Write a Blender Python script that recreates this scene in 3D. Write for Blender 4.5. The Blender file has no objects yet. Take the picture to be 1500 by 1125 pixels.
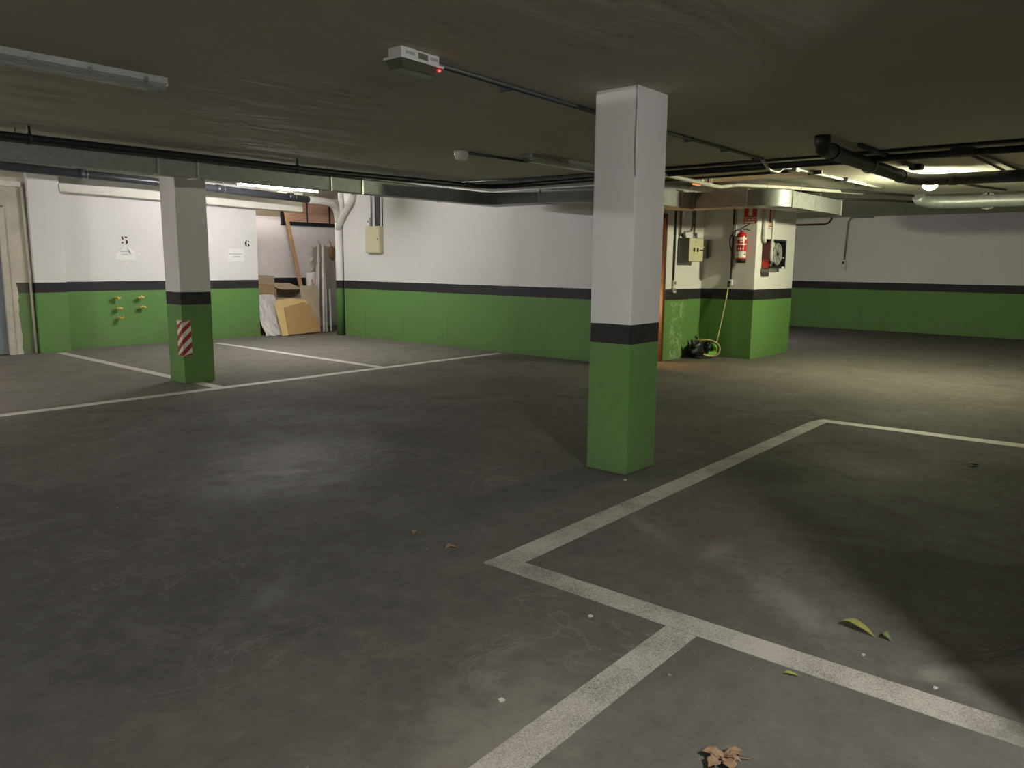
import bpy, bmesh, math, random
from mathutils import Vector, Matrix, noise
random.seed(7)
SC = bpy.context.scene
COL = SC.collection
PI = math.pi
CEIL = 2.69
BAY = 2.95   # the ceiling over the numbered bays sits higher

# ------------------------------------------------------------------ materials
class NT:
    def __init__(self, name):
        self.m = bpy.data.materials.new(name); self.m.use_nodes = True
        self.t = self.m.node_tree; self.t.nodes.clear()
        self.out = self.t.nodes.new('ShaderNodeOutputMaterial')
    def n(self, kind, props=None, **ins):
        nd = self.t.nodes.new(kind)
        for k, v in (props or {}).items(): setattr(nd, k, v)
        for k, v in ins.items():
            key = int(k[1:]) if k[0] == '_' and k[1:].isdigit() else k.replace('__', ' ')
            self.put(nd.inputs[key], v)
        return nd
    def put(self, sock, v):
        if isinstance(v, bpy.types.NodeSocket): self.t.links.new(v, sock)
        elif isinstance(v, bpy.types.Node): self.t.links.new(v.outputs[0], sock)
        else:
            if isinstance(v, tuple) and len(v) == 3 and sock.type == 'RGBA': v = (*v, 1)
            sock.default_value = v
    def pos(self): return self.n('ShaderNodeNewGeometry').outputs['Position']
    def math(self, op, a, b=0.0, c=0.0, clamp=False):
        return self.n('ShaderNodeMath', {'operation': op, 'use_clamp': clamp}, _0=a, _1=b, _2=c).outputs[0]
    def mix(self, f, a, b):
        nd = self.n('ShaderNodeMix', {'data_type': 'RGBA'})
        self.put(nd.inputs[0], f); self.put(nd.inputs[6], a); self.put(nd.inputs[7], b)
        return nd.outputs[2]
    def noise(self, scale, detail=4, rough=.6, vec=None, stretch=None, dist=0.0):
        v = vec if vec is not None else self.pos()
        if stretch: v = self.n('ShaderNodeVectorMath', {'operation': 'MULTIPLY'}, _0=v, _1=stretch).outputs[0]
        return self.n('ShaderNodeTexNoise', Vector=v, Scale=scale, Detail=detail, Roughness=rough, Distortion=dist).outputs['Fac']
    def ramp(self, f, lo, hi):
        return self.n('ShaderNodeMapRange', {'clamp': True}, _0=f, _1=lo, _2=hi, _3=0.0, _4=1.0).outputs[0]
    def bsdf(self, color, rough=.6, metal=0.0, spec=.5, bump=None, bstr=.1, bdist=.01, **kw):
        b = self.n('ShaderNodeBsdfPrincipled')
        self.put(b.inputs['Base Color'], color); self.put(b.inputs['Roughness'], rough)
        self.put(b.inputs['Metallic'], metal); self.put(b.inputs['Specular IOR Level'], spec)
        for k, v in kw.items(): self.put(b.inputs[k.replace('__', ' ')], v)
        if bump is not None:
            bn = self.n('ShaderNodeBump', Strength=bstr, Distance=bdist, Height=bump)
            self.t.links.new(bn.outputs[0], b.inputs['Normal'])
        self.t.links.new(b.outputs[0], self.out.inputs[0]); return self.m

def plain(name, col, rough=.5, metal=0.0, spec=.5, var=.12, scale=8, bstr=.0, **kw):
    t = NT(name)
    f = t.noise(scale, 5)
    c2 = tuple(max(0, c * (1 - var * 2)) for c in col)
    c = t.mix(t.ramp(f, .3, .75), c2, col)
    return t.bsdf(c, rough, metal, spec, bump=f if bstr else None, bstr=bstr, **kw)

def emit(name, col, strength):
    t = NT(name)
    e = t.n('ShaderNodeEmission', Color=col, Strength=strength)
    t.t.links.new(e.outputs[0], t.out.inputs[0]); return t.m

WHITE = (.72, .71, .70); BLACK = (.019, .018, .020); GREEN = (.112, .240, .066)
def band_paint(name, z1, z2, dirt=.5, white=WHITE, green=GREEN, extra=None):
    t = NT(name)
    p = t.pos(); s = t.n('ShaderNodeSeparateXYZ', _0=p)
    x, y, z = s.outputs
    wob = t.math('MULTIPLY', t.math('SUBTRACT', t.noise(3.0, 2), .5), .012)
    zz = t.math('ADD', z, wob)
    grime = t.noise(1.3, 6, .65)
    fine = t.noise(14, 5, .7)
    w = t.mix(t.math('MULTIPLY', t.ramp(grime, .45, .75), .35 * dirt), white, (.52, .50, .47))
    spots = t.ramp(t.noise(23, 2, .5), .70, .76)
    w = t.mix(t.math('MULTIPLY', spots, .30 * dirt), w, (.28, .27, .25))
    g = t.mix(t.ramp(fine, .35, .8), green, tuple(c * 1.18 for c in green))
    g = t.mix(t.math('MULTIPLY', t.ramp(grime, .5, .8), .45 * dirt), g, tuple(c * .72 for c in green))
    # scraped streaks along the wall and dirt splashed up from the floor
    scr = t.ramp(t.noise(2.2, 3, .6, stretch=(1.2, 1.2, 26.0)), .70, .74)
    scr = t.math('MULTIPLY', scr, t.math('MULTIPLY', t.ramp(z, .35, .5), t.ramp(z, .85, .7)))
    g = t.mix(t.math('MULTIPLY', scr, .5 * dirt), g, (.32, .42, .22))
    low = t.math('MULTIPLY', t.ramp(t.math('ADD', z, t.math('MULTIPLY', t.noise(6, 4), .22)), .26, .10), t.ramp(fine, .3, .65))
    g = t.mix(t.math('MULTIPLY', low, .85 * dirt), g, (.10, .10, .07))
    splash = t.math('MULTIPLY', t.ramp(t.noise(2.4, 5, .65, stretch=(1, 1, .6)), .46, .62), t.ramp(z, .50, .22))
    g = t.mix(t.math('MULTIPLY', splash, .95 * dirt), g, (.135, .175, .085))
    drip = t.math('MULTIPLY', t.ramp(t.noise(5.5, 2, .5, stretch=(1, 1, .04)), .66, .70), t.ramp(z, .65, .45))
    g = t.mix(t.math('MULTIPLY', drip, .6 * dirt), g, (.07, .10, .04))
    k = t.mix(t.ramp(fine, .5, .9), BLACK, tuple(c * 2.2 for c in BLACK))
    c = t.mix(t.math('GREATER_THAN', zz, z1), g, k)
    c = t.mix(t.math('GREATER_THAN', zz, z2), c, w)
    if extra: c = extra(t, c, x, y, z)
    bh = t.math('ADD', t.noise(55, 3), t.math('MULTIPLY', t.noise(7, 3), 1.5))
    return t.bsdf(c, t.math('ADD', .55, t.math('MULTIPLY', fine, .15)), spec=.35, bump=bh, bstr=.22, bdist=.006)

def ellip(t, x, y, cx, cy, rx, ry, rot=0.0, soft=.5, amp=1.0, nscale=3.0):
    """soft irregular mask for stains and painted light patches"""
    c, s = math.cos(rot), math.sin(rot)
    dx = t.math('SUBTRACT', x, cx); dy = t.math('SUBTRACT', y, cy)
    u = t.math('ADD', t.math('MULTIPLY', dx, c / rx), t.math('MULTIPLY', dy, s / rx))
    v = t.math('ADD', t.math('MULTIPLY', dx, -s / ry), t.math('MULTIPLY', dy, c / ry))
    r = t.math('SQRT', t.math('ADD', t.math('MULTIPLY', u, u), t.math('MULTIPLY', v, v)))
    r = t.math('ADD', r, t.math('MULTIPLY', t.math('SUBTRACT', t.noise(nscale, 5, .65), .5), 1.9))
    return t.math('MULTIPLY', t.ramp(r, 1.0, 1.0 - soft), amp)

def floor_color(t):
    p = t.pos(); s = t.n('ShaderNodeSeparateXYZ', _0=p); x, y, z = s.outputs
    big = t.noise(.55, 6, .62, dist=.4); mid = t.noise(2.6, 6, .68, dist=.6); fine = t.noise(38, 4, .7)
    c = t.mix(t.ramp(big, .3, .72), (.088, .084, .076), (.132, .126, .114))
    c = t.mix(t.math('MULTIPLY', t.ramp(mid, .50, .78), .55), c, (.155, .148, .133))
    c = t.mix(t.math('MULTIPLY', t.ramp(t.noise(1.1, 5, .6, dist=.8), .58, .78), .6), c, (.046, .044, .041))
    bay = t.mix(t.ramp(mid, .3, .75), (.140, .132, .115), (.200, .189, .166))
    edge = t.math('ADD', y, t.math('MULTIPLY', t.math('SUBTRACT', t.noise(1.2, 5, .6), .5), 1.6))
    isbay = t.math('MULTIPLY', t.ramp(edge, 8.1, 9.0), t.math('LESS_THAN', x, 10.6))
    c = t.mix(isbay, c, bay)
    mot = t.noise(9.0, 6, .72, dist=.5)
    c = t.mix(t.math('MULTIPLY', t.ramp(mot, .52, .80), .45), c, (.20, .19, .17))
    c = t.mix(t.math('MULTIPLY', t.ramp(mot, .46, .25), .45), c, (.052, .050, .046))
    c = t.mix(t.math('MULTIPLY', t.ramp(fine, .55, .85), .30), c, (.215, .205, .185))
    sp = t.ramp(t.noise(60, 2, .5), .745, .775)
    c = t.mix(t.math('MULTIPLY', sp, .6), c, (.30, .285, .25))
    for (cx, cy, rx, ry, rot, col, a) in (
        (3.30, 1.16, .50, .15, .9, (0.238, 0.227, 0.206), .8), (3.69, 1.70, .24, .11, .3, (0.266, 0.235, 0.210), .75),
        (3.90, 1.85, .38, .20, .2, (.105, .084, .073), .8), (1.82, 2.98, .22, .09, .8, (0.189, 0.182, 0.175), .5),
        (3.17, .43, .34, .08, 2.3, (0.266, 0.252, 0.231), .75), (4.32, 1.27, .42, .08, 1.9, (0.196, 0.182, 0.168), .7),
        (1.70, 1.50, .60, .32, .4, (0.23, 0.215, 0.185), .8), (3.79, 2.22, .38, .08, 1.0, (0.210, 0.196, 0.175), .7),  # first patch paints the near lamp's pool of light into the floor
        (2.95, .25, .38, .09, 1.2, (0.266, 0.252, 0.231), .65), (4.6, 6.0, 1.4, .55, 2.2, (0.168, 0.161, 0.154), .6),
        (3.2, 5.1, .9, .40, .8, (0.182, 0.176, 0.171), .6), (3.0, 4.75, .35, .10, -.6, (0.238, 0.231, 0.224), .6), (10.9, 5.6, .5, .35, 0, (0.168, 0.119, 0.070), .5)):  # last patch paints the doorway's warm glow into the floor colour
        c = t.mix(ellip(t, x, y, cx, cy, rx, ry, rot, .8, a * .72, 8.0), c, col)
    rid = t.math('ABSOLUTE', t.math('SUBTRACT', t.noise(2.2, 5, .6, dist=1.2), .5))
    rid = t.math('MULTIPLY', t.ramp(rid, .022, .002), t.ramp(t.noise(.9, 3), .50, .62))
    c = t.mix(t.math('MULTIPLY', rid, .26), c, (.27, .255, .23))
    fl = t.ramp(t.noise(21, 2, .5), .765, .785)
    c = t.mix(t.math('MULTIPLY', fl, .75), c, (.36, .34, .30))
    return c, fine, mid

def mat_floor():
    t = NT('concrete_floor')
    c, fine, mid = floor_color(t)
    gl = t.noise(.8, 4, .6, dist=.5)
    r = t.math('ADD', .60, t.math('MULTIPLY', t.ramp(gl, .3, .7), .25))
    bh = t.math('ADD', t.math('MULTIPLY', mid, 2.0), t.math('MULTIPLY', t.noise(17, 5, .7), .6))
    bh = t.math('ADD', bh, t.math('MULTIPLY', fine, .15))
    s = t.n('ShaderNodeSeparateXYZ', _0=t.pos()); x, y, z = s.outputs
    worn = t.math('MAXIMUM', ellip(t, x, y, 3.4, 5.2, 1.5, .8, .7, .9, 1.0, 4.0), ellip(t, x, y, 1.82, 2.98, .5, .25, .8, .9, .7, 6.0))
    sp = t.math('ADD', .035, t.math('MULTIPLY', worn, .20))     # polished only where tyres turn
    return t.bsdf(c, r, spec=sp, bump=bh, bstr=.5, bdist=.02)

def mat_line(name, col, wear):
    t = NT(name)
    c, fine, mid = floor_color(t)
    spk = t.noise(150, 4, .8); big = t.noise(3.0, 5, .65)
    keep = t.ramp(t.math('ADD', spk, t.math('MULTIPLY', big, .55)), .60 + wear, .86 + wear)
    if wear == 0:       # the old line wears away towards the wall
        yy = t.n('ShaderNodeSeparateXYZ', _0=t.pos()).outputs[1]
        gone = t.math('ADD', t.ramp(yy, .75, .05), t.math('MULTIPLY', t.math('SUBTRACT', t.noise(7, 5, .7), .5), 1.2))
        keep = t.math('MULTIPLY', keep, t.math('SUBTRACT', 1.0, t.math('MULTIPLY', t.ramp(gone, .45, .8), .72)))
    cc = t.mix(keep, c, col)
    return t.bsdf(cc, .6, spec=.35, bump=spk, bstr=.15, bdist=.004)

def mat_ceiling():
    t = NT('ceiling_plaster')
    f = t.noise(.7, 5, .6)
    c = t.mix(t.ramp(f, .3, .75), (.47, .465, .385), (.55, .545, .455))
    st = t.noise(1.5, 4, .5, stretch=(.28, 1.0, 1.0), dist=.3)
    bh = t.math('ADD', t.math('MULTIPLY', st, 3.0), t.math('MULTIPLY', t.noise(9, 3), .35))
    return t.bsdf(c, .8, spec=.2, bump=bh, bstr=.20, bdist=.045)

M = {}
M['floor'] = mat_floor()
M['ceiling'] = mat_ceiling()
M['line'] = mat_line('worn_white_line_paint', (.43, .412, .37), .0)
M['line_clean'] = mat_line('white_line_paint', (.50, .485, .44), -.08)
M['line_faded'] = mat_line('faded_line_paint', (.22, .21, .195), .13)
def scratch_extra(t, c, x, y, z):
    # pale scratches and an old filled patch near the floor of the column
    s = t.ramp(t.noise(30, 4, .7), .62, .68)
    m = t.math('MULTIPLY', s, t.math('MULTIPLY', t.ramp(z, .05, .14), t.ramp(z, .36, .22)))
    return t.mix(t.math('MULTIPLY', m, .55), c, (.25, .33, .20))
M['col_main'] = band_paint('column_band_paint', .945, 1.085, .55, extra=scratch_extra)
M['col_left'] = band_paint('column_band_paint_worn', .965, 1.12, .55, extra=scratch_extra)
M['wall'] = band_paint('wall_band_paint', .965, 1.13, .45)
M['wall_far'] = band_paint('far_wall_band_paint', .965, 1.145, .4,)
def block_extra(t, c, x, y, z):
    s = t.ramp(t.math('ABSOLUTE', t.math('SUBTRACT', t.noise(7, 4, .6, dist=2.0), .5)), .035, .012)
    s = t.math('MULTIPLY', s, t.ramp(t.noise(5, 3), .42, .55))
    m = t.math('MULTIPLY', s, t.math('MULTIPLY', t.ramp(x, 10.9, 10.98), t.ramp(x, 11.45, 11.3)))
    m = t.math('MULTIPLY', m, t.math('MULTIPLY', t.ramp(z, .93, .9), t.math('LESS_THAN', y, 6.3)))
    return t.mix(t.math('MULTIPLY', m, .75), c, (.50, .56, .40))
M['wall_block'] = band_paint('utility_wall_band_paint', .955, 1.125, .35, extra=block_extra)
def left_extra(t, c, x, y, z):
    n = t.math('MULTIPLY', t.math('SUBTRACT', t.noise(5, 5, .65), .5), .10)
    bare = t.math('LESS_THAN', t.math('ADD', x, n), 4.20)
    pl = t.mix(t.ramp(t.noise(2.6, 5, .6), .35, .7), (.60, .55, .45), (.44, .41, .33))
    c = t.mix(.35, c, (.16, .15, .11))
    up = t.math('GREATER_THAN', z, 1.13)
    return t.mix(t.math('MAXIMUM', bare, up), c, pl)
M['wall_left'] = band_paint('raw_plaster_wall', .965, 1.13, .9, extra=left_extra)
def recess_extra(t, c, x, y, z):
    n = t.math('MULTIPLY', t.math('SUBTRACT', t.noise(4, 5, .65), .5), .25)
    pl = t.mix(t.ramp(t.noise(6, 5, .6), .3, .7), (.76, .70, .68), (.82, .76, .745))
    bare = t.mix(t.ramp(t.noise(9, 5, .6), .3, .7), (.40, .38, .345), (.50, .475, .43))
    xs = t.math('ADD', x, n)
    c = t.mix(t.math('GREATER_THAN', z, 1.14), c, pl)
    isb = t.math('MULTIPLY', t.math('GREATER_THAN', xs, 10.70), t.math('LESS_THAN', t.math('ADD', z, n), 1.85))
    c = t.mix(isb, c, bare)
    wood = t.math('MULTIPLY', t.math('GREATER_THAN', z, 2.47), t.math('LESS_THAN', x, 9.95))
    return t.mix(wood, c, (.30, .24, .17))
M['wall_recess'] = band_paint('recess_wall_paint', .965, 1.14, .8, extra=recess_extra)
M['beam'] = plain('white_beam_paint', (.74, .71, .63), .6, var=.06, bstr=.1)
M['dim_wall'] = plain('grey_rough_wall', (.22, .215, .205), .8)
M['white_paint'] = plain('plain_white_paint', (.68, .67, .65), .6, var=.06)
M['cream'] = plain('cream_plaster', (.60, .56, .46), .7, var=.12)
M['door_grey'] = plain('grey_door_paint', (.20, .225, .25), .45, var=.05)
M['brown'] = plain('brown_wood', (.10, .045, .025), .45)
M['galv'] = plain('galvanised_steel', (.34, .355, .345), .45, .35, var=.14, scale=14)
M['galv_edge'] = plain('galvanised_flange', (.55, .56, .52), .35, .8)
M['black_pipe'] = plain('black_plastic_pipe', (.018, .018, .022), .35)
M['dark_pipe'] = plain('dark_grey_pipe', (.035, .035, .033), .45)
M['grey_pvc'] = plain('dark_drain_pipe', (.045, .047, .056), .30)
M['pale_pipe'] = plain('pale_painted_pipe', (.62, .61, .55), .4, var=.08)
M['conduit'] = plain('grey_conduit', (.12, .12, .125), .5)
M['conduit_mid'] = plain('mid_grey_conduit', (.30, .30, .29), .5)
M['black'] = plain('black_plastic', (.012, .012, .013), .5)
M['steel'] = plain('bright_steel', (.6, .6, .58), .3, .9)
M['white_plastic'] = plain('white_plastic', (.68, .68, .66), .4, var=.03)
M['cream_plastic'] = plain('cream_metal_box', (.60, .56, .38), .45, var=.03)
M['grey_box'] = plain('grey_metal_box', (.15, .15, .13), .45, var=.05)
M['red'] = plain('red_enamel', (.46, .018, .012), .3, var=.05)
M['sign_red'] = plain('sign_red', (.50, .02, .012), .5, var=.03)
M['sign_white'] = plain('sign_white', (.75, .72, .64), .5, var=.02)
M['dark_red'] = plain('dark_red_enamel', (.13, .014, .012), .4)
M['plate_red'] = plain('reflective_red', (.33, .018, .03), .4, var=.04)
M['paper'] = plain('white_paper', (.82, .81, .79), .7, var=.02)
M['ink'] = plain('grey_print', (.42, .42, .42), .7)
M['black_ink'] = plain('black_stencil_paint', (.015, .015, .015), .7)
M['cardboard'] = plain('cardboard', (.40, .26, .14), .8, var=.1)
M['cardboard_pale'] = plain('pale_cardboard', (.44, .35, .25), .8, var=.1)
M['chipboard'] = plain('brown_chipboard', (.44, .28, .12), .6, var=.08, scale=20)
M['board_edge'] = plain('yellow_board_face', (.66, .49, .22), .55, var=.06)
M['plank'] = plain('pine_plank', (.52, .31, .17), .6, var=.12)
M['sheet'] = plain('white_plastic_sheeting', (.66, .64, .62), .45, var=.1)
M['tube_white'] = plain('off_white_tube', (.60, .58, .55), .45, var=.12)
M['slat'] = plain('copper_slat', (.93, .60, .44), .5, var=.08)
M['yellow'] = plain('yellow_plastic', (.72, .52, .10), .5, var=.1)
M['peg_yellow'] = plain('pale_yellow_ribbon', (.80, .58, .14), .5, var=.15, scale=40)
M['cable_yellow'] = plain('yellow_cable', (.66, .58, .30), .45)
M['lime'] = plain('lime_green_hose', (.22, .62, .06), .35)
M['olive'] = plain('olive_green_strap', (.22, .26, .05), .5)
M['leaf_y'] = plain('yellow_green_leaf', (.36, .35, .10), .5, var=.18, scale=30)
M['leaf_g'] = plain('dull_green_leaf', (.20, .24, .08), .5, var=.18, scale=30)
M['leaf_b'] = plain('brown_dry_leaf', (.33, .205, .12), .7, var=.2, scale=40)
M['scrap'] = plain('pale_scrap', (.60, .57, .50), .7)
M['bag'] = plain('brown_paper', (.30, .17, .08), .6)
def mat_diffuser(name, col, rough):
    t = NT(name)
    return t.bsdf(col, rough, spec=.6, Transmission__Weight=.75)
M['diffuser'] = mat_diffuser('ribbed_clear_cover', (.72, .73, .69), .12)
M['diffuser_e'] = mat_diffuser('smoked_lamp_cover', (.32, .33, .24), .25)
M['dusty_housing'] = plain('dusty_lamp_housing', (.46, .465, .45), .5)
M['tube_off'] = plain('unlit_tube_glass', (.80, .81, .78), .2, var=.02)
M['tube_on'] = emit('lit_fluorescent_tube', (1.0, .965, .94), 530.0)
M['tube_side'] = emit('lit_fluorescent_tube_door_bay', (1.0, .96, .93), 1500.0)
M['recess_fill'] = emit('added_recess_light', (1.0, .94, .90), 240.0)  # emission of the fill light added for the recess and vent slats
M['tube_back'] = emit('lit_fluorescent_tube_far', (1.0, .93, .97), 320.0)
M['bulb_near'] = emit('lit_entrance_globe', (1.0, .98, .92), 1720.0)
M['bulb_on'] = emit('lit_bulkhead_globe', (1.0, .985, .65), 1400.0)
M['warm_on'] = emit('warm_stair_bulb', (1.0, .50, .16), 1000.0)
M['led_red'] = emit('red_indicator', (1.0, .02, .03), 9.0)
M['orange_on'] = emit('orange_indicator', (1.0, .30, .10), 1.0)

# ------------------------------------------------------------------ mesh building
def ortho(d):
    d = d.normalized()
    a = Vector((0, 0, 1)) if abs(d.z) < .9 else Vector((1, 0, 0))
    u = d.cross(a).normalized(); return u, d.cross(u).normalized()

class MB:
    def __init__(s): s.v = []; s.f = []; s.sm = []; s.mi = []; s.k = 0
    def face(s, idx, smooth=False): s.f.append(tuple(idx)); s.sm.append(smooth); s.mi.append(s.k)
    def slot(s, k): s.k = k; return s
    def box(s, a, b):
        x0, y0, z0 = (min(p, q) for p, q in zip(a, b)); x1, y1, z1 = (max(p, q) for p, q in zip(a, b))
        return s.hexa([(x0, y0, z0), (x1, y0, z0), (x1, y1, z0), (x0, y1, z0), (x0, y0, z1), (x1, y0, z1), (x1, y1, z1), (x0, y1, z1)])
    def hexa(s, c):
        n = len(s.v); s.v += [Vector(p) for p in c]
        for q in ((0, 3, 2, 1), (4, 5, 6, 7), (0, 1, 5, 4), (1, 2, 6, 5), (2, 3, 7, 6), (3, 0, 4, 7)): s.face([n + i for i in q])
        return s
    def prism(s, poly, off):
        """closed polygon (3-D points) extruded by off"""
        n = len(s.v); k = len(poly); off = Vector(off)
        s.v += [Vector(p) for p in poly] + [Vector(p) + off for p in poly]
        s.face(range(n, n + k)); s.face(range(n + 2 * k - 1, n + k - 1, -1))
        for i in range(k): j = (i + 1) % k; s.face([n + j, n + i, n + k + i, n + k + j])
        return s
    def tube(s, pts, r, seg=10, cap=True, closed=False):
        pts = [Vector(p) for p in pts]; m = len(pts)
        rr = r if isinstance(r, (list, tuple)) else [r] * m
        n = len(s.v); u = None
        for i, p in enumerate(pts):
            if closed: d = pts[(i + 1) % m] - pts[i - 1]
            elif i == 0: d = pts[1] - p
            elif i == m - 1: d = p - pts[i - 1]
            else: d = (pts[i + 1] - p).normalized() + (p - pts[i - 1]).normalized()
            if d.length < 1e-9: d = Vector((0, 0, 1))
            d.normalize()
            if u is None: u, w = ortho(d)
            else:
                u = u - d * u.dot(d); u.normalize()
            w = d.cross(u)
            for k in range(seg):
                a = 2 * PI * k / seg; s.v.append(p + (u * math.cos(a) + w * math.sin(a)) * rr[i])
        for i in range(m if closed else m - 1):
            a0 = n + i * seg; b0 = n + ((i + 1) % m) * seg
            for k in range(seg): j = (k + 1) % seg; s.face([a0 + k, a0 + j, b0 + j, b0 + k], True)
        if cap and not closed:
            s.face([n + k for k in range(seg - 1, -1, -1)]); e = n + (m - 1) * seg; s.face([e + k for k in range(seg)])
        return s
    def cyl(s, a, b, r, seg=20, r2=None): return s.tube([a, b], [r, r if r2 is None else r2], seg)
    def lathe(s, c, axis, prof, seg=24):
        """prof: list of (distance along axis, radius)"""
        c = Vector(c); d = Vector(axis).normalized(); u, w = ortho(d); n = len(s.v)
        for h, r in prof:
            for k in range(seg):
                a = 2 * PI * k / seg; s.v.append(c + d * h + (u * math.cos(a) + w * math.sin(a)) * max(r, 1e-4))
        for i in range(len(prof) - 1):
            for k in range(seg):
                j = (k + 1) % seg; s.face([n + i * seg + k, n + i * seg + j, n + (i + 1) * seg + j, n + (i + 1) * seg + k], True)
        s.face([n + k for k in range(seg - 1, -1, -1)]); e = n + (len(prof) - 1) * seg; s.face([e + k for k in range(seg)])
        return s
    def grid(s, fn, nu, nv, thick=None, smooth=True):
        n = len(s.v); P = [[Vector(fn(i / nu, j / nv)) for j in range(nv + 1)] for i in range(nu + 1)]
        for row in P: s.v += row
        w = nv + 1
        for i in range(nu):
            for j in range(nv): s.face([n + i * w + j, n + (i + 1) * w + j, n + (i + 1) * w + j + 1, n + i * w + j + 1], smooth)
        if thick is not None:
            t = Vector(thick); m = len(s.v)
            for row in P: s.v += [p + t for p in row]
            for i in range(nu):
                for j in range(nv): s.face([m + i * w + j, m + i * w + j + 1, m + (i + 1) * w + j + 1, m + (i + 1) * w + j], smooth)
            ring = [(i, 0) for i in range(nu)] + [(nu, j) for j in range(nv)] + [(i, nv) for i in range(nu, 0, -1)] + [(0, j) for j in range(nv, 0, -1)]
            for q in range(len(ring)):
                a = ring[q]; b = ring[(q + 1) % len(ring)]
                ia, ib = a[0] * w + a[1], b[0] * w + b[1]; s.face([n + ib, n + ia, m + ia, m + ib])
        return s
    def build(s, name, mat, parent=None, bevel=0.0, origin=None):
        me = bpy.data.meshes.new(name)
        o3 = Vector(origin) if origin else Vector((0, 0, 0))
        me.from_pydata([tuple(v - o3) for v in s.v], [], s.f)
        for p, f, k in zip(me.polygons, s.sm, s.mi): p.use_smooth = f; p.material_index = k
        for m in (mat if isinstance(mat, (list, tuple)) else [mat]): me.materials.append(M[m] if isinstance(m, str) else m)
        bm = bmesh.new(); bm.from_mesh(me); bmesh.ops.recalc_face_normals(bm, faces=bm.faces)
        if bevel:
            ed = [e for e in bm.edges if len(e.link_faces) == 2 and e.calc_face_angle(0) > .6]
            bmesh.ops.bevel(bm, geom=ed, offset=bevel, segments=2, profile=.6, affect='EDGES')
        bm.to_mesh(me); bm.free(); me.update()
        ob = bpy.data.objects.new(name, me); COL.objects.link(ob)
        if origin: ob.location = o3
        if parent is not None:
            ob.parent = parent
            ob.matrix_parent_inverse = Matrix.Translation(parent.location).inverted()
        return ob

def tag(o, label=None, cat=None, group=None, kind=None):
    for k, v in (('label', label), ('category', cat), ('group', group), ('kind', kind)):
        if v: o[k] = v
    return o
def thing(name, loc, label, cat, group=None):
    o = bpy.data.objects.new(name, None); COL.objects.link(o); o.location = loc; o.empty_display_size = .1
    return tag(o, label, cat, group)
def struct(name, mb, mat, parent=None, bevel=0.0, label=None):
    o = mb.build(name, mat, parent, bevel)
    return tag(o, label, None, None, 'structure')
def arc(c, r, a0, a1, n, ax=(1, 0, 0), ay=(0, 0, 1)):
    c, ax, ay = Vector(c), Vector(ax), Vector(ay)
    return [c + ax * r * math.cos(a0 + (a1 - a0) * i / n) + ay * r * math.sin(a0 + (a1 - a0) * i / n) for i in range(n + 1)]
def smooth_path(pts, n=6):
    """Catmull-Rom through points"""
    P = [Vector(p) for p in pts]; P = [P[0] * 2 - P[1]] + P + [P[-1] * 2 - P[-2]]; out = []
    for i in range(1, len(P) - 2):
        for k in range(n):
            t = k / n; a, b, c, d = P[i - 1], P[i], P[i + 1], P[i + 2]
            out.append(.5 * ((2 * b) + (c - a) * t + (2 * a - 5 * b + 4 * c - d) * t * t + (3 * b - a - 3 * c + d) * t ** 3))
    return out + [P[-2]]

# ------------------------------------------------------------------ camera
yaw, pitch, roll = .706512460, .155088742, .0101308387
fw = Vector((math.cos(yaw) * math.cos(pitch), math.sin(yaw) * math.cos(pitch), -math.sin(pitch)))
rt = Vector((math.sin(yaw), -math.cos(yaw), 0)); up = rt.cross(fw)
r2 = rt * math.cos(roll) + up * math.sin(roll); u2 = up * math.cos(roll) - rt * math.sin(roll)
cam = bpy.data.cameras.new('camera'); co = bpy.data.objects.new('camera', cam); COL.objects.link(co)
mw = Matrix((r2, u2, -fw)).transposed().to_4x4(); mw.translation = (0, 0, 1.5); co.matrix_world = mw
cam.sensor_width = 36; cam.lens = 1127 / 1500 * 36; cam.clip_start = .05; cam.clip_end = 100
SC.camera = co

# ------------------------------------------------------------------ floor and its painted lines
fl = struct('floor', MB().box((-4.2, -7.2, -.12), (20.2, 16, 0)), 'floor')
def line(name, poly, mat, label):
    o = MB().prism([(x, y, .0) for x, y in poly], (0, 0, .002)).build(name, mat, fl); o['label'] = label; o['kind'] = 'structure'
line('parking_line', [(-2, 8.37), (9.72, 8.51), (9.72, 8.65), (-2, 8.51)], 'line_clean', 'long white bay line running past the foot of the narrow column')
line('parking_line', [(4.58, 8.60), (4.71, 8.60), (4.74, 13.62), (4.61, 13.62)], 'line_clean', 'white line between the bays behind the narrow column')
line('parking_line', [(7.10, 8.62), (7.23, 8.62), (7.27, 13.3), (7.14, 13.3)], 'line_clean', 'white line in front of the bay marked 6')
line('parking_line', [(2.735, 2.515), (2.87, 2.36), (7.60, 2.44), (7.56, 2.575)], 'line', 'worn white line running from the corner past the big column')
line('parking_line', [(2.735, 2.51), (2.88, 2.358), (2.905, .42), (2.925, -.395), (2.775, -.395), (2.755, .42)], 'line', 'worn white line from the near corner towards the dry leaves, fading at its end')
line('parking_line', [(-2, 1.27), (2.74, 1.335), (2.74, 1.475), (-2, 1.41)], 'line', 'worn white line branching off towards the camera')
line('parking_line', [(7.565, 2.57), (7.60, 2.445), (7.66, .85), (7.69, -.395), (7.87, -.395), (7.83, .85), (7.73, 2.52)], 'line_clean', 'white line at the far end of the dark bay')

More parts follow.
